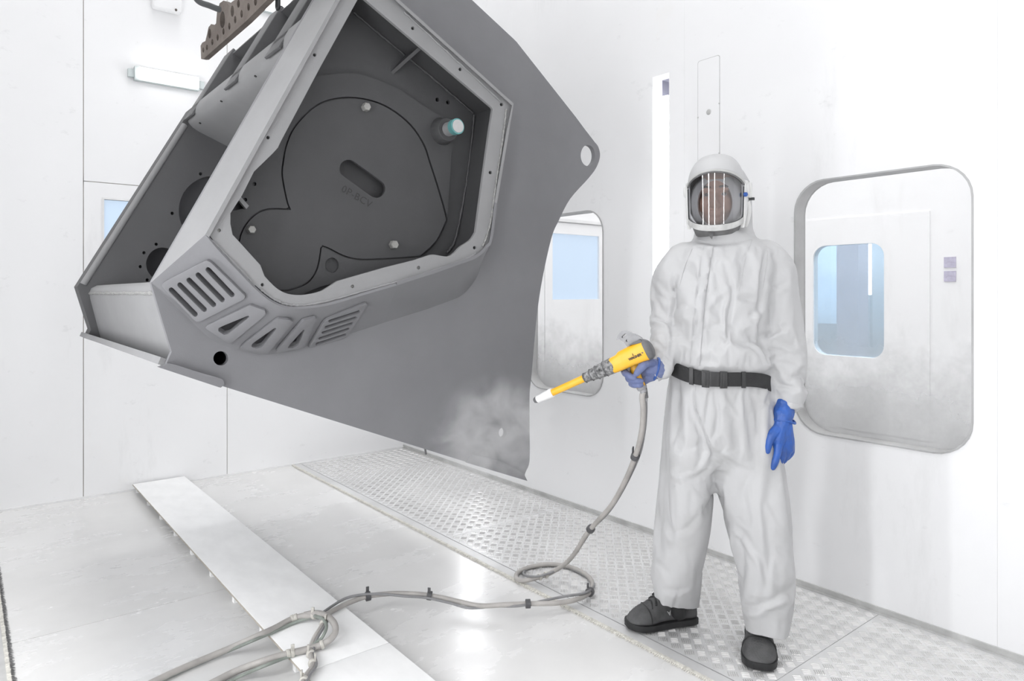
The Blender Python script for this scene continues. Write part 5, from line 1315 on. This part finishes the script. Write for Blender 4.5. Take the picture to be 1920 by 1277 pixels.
gl('barrel_sleeve', [(1095, 8.0), (1097, 9.2), (1108, 9.6), (1109, 11), (1118, 11.6), (1120, 12.8), (1133, 13.4), (1135, 14.2), (1150, 15), (1155, 13)], 'powdery')
for u, r_ in ((1097, 9.6), (1109, 11.4), (1120, 13.2), (1135, 14.6)):
    c = GA(u); MB().tube([GP(c, math.cos(t) * r_ * m1, math.sin(t) * r_ * m1) for t in [2 * math.pi * k / 20 for k in range(20)]], .0012, 6, closed=True).obj('ring', M['gungrey'], gun)
# yellow body: loft of rounded sections along the axis: (u, top, bottom, half width) in px
def gloft(secs, n=20, ex=.7):
    v = []; f = []
    for u, tp, bt, hw in secs:
        c = GA(u); mid = (tp + bt) / 2 * m1; hh = (tp - bt) / 2 * m1
        for k in range(n):
            t = 2 * math.pi * k / n; cs, sn = math.cos(t), math.sin(t)
            v.append(GP(c, mid + hh * math.copysign(abs(sn) ** ex, sn), hw * m1 * math.copysign(abs(cs) ** ex, cs)))
    for i in range(len(secs) - 1):
        for k in range(n): f.append((i * n + k, i * n + (k + 1) % n, (i + 1) * n + (k + 1) % n, (i + 1) * n + k))
    f += [tuple(range(n)), tuple((len(secs) - 1) * n + k for k in range(n - 1, -1, -1))]
    return v, f
asm = lambda vf: MB().add(*vf)
bodyg = asm(gloft([(1148, 13.5, -14.5, 13), (1152, 14.8, -15.2, 14), (1162, 15.5, -15.8, 14.5), (1168, 19, -15.8, 14.8), (1182, 19.5, -16, 15), (1200, 21, -17, 15.5), (1213, 21.5, -18, 15.5)])).obj('gun_body', M['yellow'], gun, angle=50)
asm(gloft([(1212, 21, -18.5, 15.8), (1216, 21, -19, 15.8), (1221, 15, -16, 14), (1223, 9, -10, 11)])).obj('rear_cap', M['gungrey'], gun, angle=50)
# grey hook on top with a hole
hk = [(1186, 19), (1184, 31), (1179, 38), (1174, 39.5), (1180, 46), (1188, 50), (1196, 47), (1207, 36), (1214, 24), (1214, 20)]
hkp = [(GA(u), a * m1) for u, a in hk]
hl_ = circ(GA(1190), 30 * m1, 2.2 * m1, n=10)
hk2 = stad((GA(1186), 39 * m1), (GA(1192), 41 * m1), 2.0 * m1)
hb = MB().solid(hkp, [hl_, hk2], lambda a, b: GP(a, b, -.008), lambda a, b: GP(a, b, .011)).obj('hook', M['gungrey2'], gun, bevel=.0012)
MB().solid([(GA(u), a * m1) for u, a in ((1190, 21), (1212, 23), (1214, 20), (1214, 15), (1205, 17))], [], lambda a, b: GP(a, b, -.009), lambda a, b: GP(a, b, .0245)).obj('hook_plate', M['gungrey'], gun, bevel=.001)
# grip
def blobg(pts, r_, n=16): return MB().blob(pts, r_, n)
gc = [P(1187, 676, 2.385), P(1190, 692, 2.385), P(1196, 712, 2.382), P(1203, 727, 2.378)]
v = []; f = []; n = 18
for i, (c, a, b) in enumerate(zip(gc, (.018, .0155, .0165, .0165), (.013, .0125, .0135, .0135))):
    for k in range(n):
        t = 2 * math.pi * k / n; v.append(c + gax * math.cos(t) * a + gsd * math.sin(t) * b)
for i in range(3):
    for k in range(n): f.append((i * n + k, i * n + (k + 1) % n, (i + 1) * n + (k + 1) % n, (i + 1) * n + k))
f += [tuple(range(n)), tuple(3 * n + k for k in range(n - 1, -1, -1))]
mesh_obj('grip', v, f, M['yellow'], gun, angle=60)
MB().blob([P(1179, 688, 2.385), P(1178, 696, 2.385), P(1182, 704, 2.385)], [.0075, .007, .005], 10).obj('trigger', M['gungrey2'], gun)
gb = (gc[-1] - gc[-2]).normalized()
MB().lathe(gc[-1], gb, [(-.004, .0175), (.006, .0165), (.008, .012), (.018, .0115)], 16).obj('hose_socket', M['gungrey2'], gun)
q0 = P(1205.5, 712, 2.395)
MB().tube([q0, P(1209, 730, 2.395), P(1211, 746, 2.395)], [.008, .0085, .009], 12).obj('cable_plug', M['gungrey'], gun)
MB().tube([P(1211, 744, 2.395), P(1211, 752, 2.395)], .0062, 10).obj('cable_plug', M['gungrey2'], gun)
# printed name on the side, and a small square mark behind it
to = GP(GA(1184.5), -4.5 * m1, 15.8 * m1)
put_text('gun_print', 'WAGNER', 6.4 * m1, GP(GA(1181.5), -5.0 * m1, 15.9 * m1), gax, gup, M['print'], gun, .0006, spacing=.86, bold=.0004)
MB().solid([(GA(1190.5), 0.5 * m1), (GA(1191.5), 5.5 * m1), (GA(1192.3), 0.5 * m1)], [], lambda a, b: GP(a, b, 15.5 * m1), lambda a, b: GP(a, b, 16.3 * m1)).obj('gun_print', M['print'], gun)
MB().solid(circ(GA(1207.5), -1.5 * m1, 1.6 * m1, n=8), [circ(GA(1207.5), -1.5 * m1, 0.8 * m1, n=8)], lambda a, b: GP(a, b, 15.3 * m1), lambda a, b: GP(a, b, 16.2 * m1)).obj('gun_print', M['gungrey'], gun)
# ---------------------------------------------------------------- hose with cable
hose = empty('powder_hose', onZ(1040, 1100, 0), 'grey hose and cable from the spray gun, coiled and tied on the floor', 'hose')
def floorp(u, v, z): return onZ(u, v, z)
R1 = .0098
path = [gc[-1] + gb * .014, P(1204, 745, 2.385), P(1206, 770, 2.40), P(1203, 810, 2.44), P(1193, 850, 2.50), P(1172, 902, 2.61), P(1146, 948, 2.73), P(1118, 980, 2.83), P(1098, 1004, 2.90), P(1080, 1034, 2.985), P(1062, 1055, 3.05)] + [floorp(*q) for q in ((1035, 1073, .045), (1005, 1084, .03), (978, 1089, .018), (968, 1083, .014), (972, 1073, .013), (995, 1063, .013), (1030, 1058, .013), (1068, 1063, .013), (1098, 1077, .014), (1111, 1094, .02), (1104, 1112, .03), (1078, 1125, .042), (1040, 1131, .05), (990, 1132, .052), (945, 1134, .05), (900, 1136, .042), (860, 1128, .045), (820, 1119, .06), (780, 1114, .07), (735, 1113, .07), (690, 1118, .065), (655, 1130, .062), (628, 1143, .062), (608, 1154, .06))]
pc1 = crom(path, 8)
MB().tube(pc1, R1, 12).obj('hose_tube', M['hose'], hose)
# thinner cable following it
cab = [P(1211, 750, 2.395), P(1211, 775, 2.41), P(1208, 810, 2.45), P(1198, 855, 2.52), P(1170, 915, 2.655), P(1143, 958, 2.77), P(1112, 990, 2.88), P(1094, 1016, 2.96), P(1076, 1043, 3.035)] + [floorp(*q) for q in ((1048, 1067, .06), (1012, 1080, .05), (985, 1079, .03), (984, 1070, .009), (1010, 1059, .007), (1048, 1060, .007), (1080, 1071, .007), (1106, 1086, .012), (1114, 1099, .03), (1096, 1112, .05), (1060, 1118, .055), (1020, 1126, .055), (975, 1136, .05), (930, 1137, .04), (880, 1140, .035), (845, 1131, .045), (800, 1121, .065), (760, 1118, .07), (715, 1114, .075), (680, 1115, .078), (648, 1122, .075), (622, 1137, .07), (604, 1150, .068))]
MB().tube(crom(cab, 8), .0052, 8).obj('cable', M['hose2'], hose)
cab2 = [p + Vector((.006, .004, -.002)) * (1 if i % 2 else -1) for i, p in enumerate(cab)]
MB().tube(crom(cab2[3:], 8), .0035, 8).obj('air_line', M['hose2'], hose)
def tie(pt, nxt, r_, m_, par, tail=True, w_=.010, seed=0):
    pt, nxt = Vector(pt), Vector(nxt); ax = (nxt - pt).normalized()
    e = MB().lathe(pt - ax * w_, ax, [(0, r_), (0.001, r_ * 1.12), (2 * w_ - .001, r_ * 1.12), (2 * w_, r_)], 14)
    if tail:
        s_ = ax.cross(UP).normalized() * (1 if seed % 2 else -1); b = pt + UP * r_ + s_ * r_ * .3
        e.obox(b + UP * .009 + s_ * .004, ax * .006, s_ * .003, UP * .010)
    return e.obj('cable_tie', M[m_], par, bevel=.0008)
def at(u, v, pc):       # nearest path point to a pixel
    k = min(range(len(pc) - 1), key=lambda i: (proj(pc[i])[0] - u) ** 2 + (proj(pc[i])[1] - v) ** 2); return pc[k], pc[k + 1]
for i, (u, v, m_, tl, r_) in enumerate(((1183, 856, 'tie', True, .0145), (1104, 990, 'tie', False, .0155), (990, 1132, 'tie', False, .016), (1106, 1110, 'tie', True, .017), (803, 1117, 'tie', True, .0165), (688, 1117, 'tie', True, .0165))):
    a, b = at(u, v, pc1); tie(a, b, r_, m_, hose, tl, seed=i)
for u, v in ((1022, 1077), (1012, 1080)):
    a, b = at(u, v, pc1); tie(a, b, .0135, 'tiewhite', hose, False, .006)
# bundle lying over the cover board and off to the bottom left
b2 = empty('hose_bundle', onZ(560, 1200, ZB), 'bundle of grey hoses tied in a knot on the white cover board', 'hose bundle')
z1 = ZB + .014
knot = [floorp(*q) for q in ((608, 1154, .06), (594, 1153, z1 + .02), (570, 1155, z1 + .01), (545, 1162, z1), (515, 1178, z1), (480, 1194, z1), (440, 1212, .03), (400, 1229, .016), (350, 1250, .014), (300, 1273, .014), (262, 1292, .014))]
kc = crom(knot, 8); MB().tube(kc, .0115, 12).obj('hose_tube', M['hose'], b2)
kn2 = [floorp(*q) for q in ((600, 1158, .062), (575, 1160, z1 + .002), (548, 1169, z1 - .006), (510, 1186, z1 - .006), (470, 1203, z1 - .004), (430, 1220, .02), (380, 1241, .009), (330, 1263, .009), (278, 1288, .009))]
MB().tube(crom(kn2, 8), .006, 8).obj('cable', M['hosegreen'], b2)
loop = [floorp(*q) for q in ((572, 1153, z1 + .012), (592, 1150, z1 + .03), (612, 1155, z1 + .045), (626, 1168, z1 + .045), (629, 1184, z1 + .03), (618, 1200, z1 + .016), (598, 1211, z1 + .004), (570, 1219, z1), (540, 1226, z1), (505, 1236, z1), (470, 1248, .045), (440, 1260, .02), (415, 1272, .014), (380, 1290, .014))]
lc = crom(loop, 8); MB().tube(lc, .0115, 12).obj('hose_tube', M['hose'], b2)
lp2 = [floorp(*q) for q in ((590, 1155, z1 + .03), (604, 1160, z1 + .04), (612, 1172, z1 + .04), (608, 1188, z1 + .03), (596, 1203, z1 + .012), (560, 1224, z1 - .004), (528, 1236, z1 - .006), (490, 1251, z1 - .004), (455, 1266, .018), (420, 1284, .009))]
MB().tube(crom(lp2, 8), .006, 8).obj('cable', M['hosegreen'], b2)
st3 = [floorp(*q) for q in ((598, 1150, z1 + .04), (607, 1166, z1 + .03), (600, 1180, z1 + .022), (589, 1198, z1 + .012), (582, 1218, z1), (584, 1234, z1), (586, 1250, z1), (575, 1266, z1), (566, 1284, z1))]
s3 = crom(st3, 8); MB().tube(s3, .0095, 10).obj('hose_tube', M['hose'], b2)
st4 = [p + RT * .012 + UP * .004 for p in st3]
MB().tube(crom(st4, 8), .005, 8).obj('cable', M['hose2'], b2)
for pc_, lst in ((kc, ((588, 1153, True), (556, 1159, False), (548, 1161, False))), (lc, ((548, 1224, True), (540, 1226, False), (602, 1208, False))), (s3, ((606, 1170, True), (584, 1226, True), (586, 1243, True), (568, 1276, True)))):
    for i, (u, v, tl) in enumerate(lst):
        a, b = at(u, v, pc_); tie(a, b, .0135, 'tiewhite', b2, tl, .006, i)
# ---------------------------------------------------------------- powder cloud
def cloud():
    c = onY(935, 812, YA - .13)
    mb = MB(); v = []; f = []; n, m = 28, 16
    for i in range(m + 1):
        t = math.pi * i / m
        for k in range(n):
            a = 2 * math.pi * k / n; rr = max(math.sin(t), .01)
            v.append(c + Vector((1, 0, 0)) * rr * math.cos(a) * .36 + Vector((0, 1, 0)) * rr * math.sin(a) * .12 + UP * math.cos(t) * .25)
    for i in range(m):
        for k in range(n): f.append((i * n + k, i * n + (k + 1) % n, (i + 1) * n + (k + 1) % n, (i + 1) * n + k))
    m_ = bpy.data.materials.new('powder_haze'); m_.use_nodes = True; nt = m_.node_tree; N = nt.nodes; L = nt.links
    N.remove(N['Principled BSDF']); out = N['Material Output']
    vs = N.new('ShaderNodeVolumeScatter'); vs.inputs['Color'].default_value = (.95, .95, .95, 1)
    tc = N.new('ShaderNodeTexCoord'); mp = N.new('ShaderNodeMapping'); L.new(tc.outputs['Object'], mp.inputs[0])
    # radial falloff in object space (origin sits at the ellipsoid's foot)
    mp.inputs['Location'].default_value = (0, 0, -.25 / .25); mp.inputs['Scale'].default_value = (1 / .36, 1 / .12, 1 / .25)
    ln = N.new('ShaderNodeVectorMath'); ln.operation = 'LENGTH'; L.new(mp.outputs[0], ln.inputs[0])
    fo = N.new('ShaderNodeMapRange'); fo.interpolation_type = 'SMOOTHSTEP'; fo.inputs['From Min'].default_value = 1.0; fo.inputs['From Max'].default_value = .35; L.new(ln.outputs['Value'], fo.inputs[0])
    nz_ = N.new('ShaderNodeTexNoise'); nz_.inputs['Scale'].default_value = 9; nz_.inputs['Detail'].default_value = 5; nz_.inputs['Roughness'].default_value = .55; nz_.inputs['Distortion'].default_value = .6; L.new(tc.outputs['Object'], nz_.inputs['Vector'])
    mr = N.new('ShaderNodeMapRange'); mr.inputs['From Min'].default_value = .36; mr.inputs['From Max'].default_value = .72; L.new(nz_.outputs['Fac'], mr.inputs[0])
    mu = N.new('ShaderNodeMath'); mu.operation = 'MULTIPLY'; L.new(fo.outputs[0], mu.inputs[0]); L.new(mr.outputs[0], mu.inputs[1])
    m2 = N.new('ShaderNodeMath'); m2.operation = 'MULTIPLY'; m2.inputs[1].default_value = 10.0; L.new(mu.outputs[0], m2.inputs[0])
    L.new(m2.outputs[0], vs.inputs['Density']); L.new(vs.outputs[0], out.inputs['Volume'])
    o = mb.add(v, f).obj('powder_cloud', m_, label='pale powder cloud drifting in front of the housing corner', cat='powder cloud', kind='stuff')
    return o
cloud()
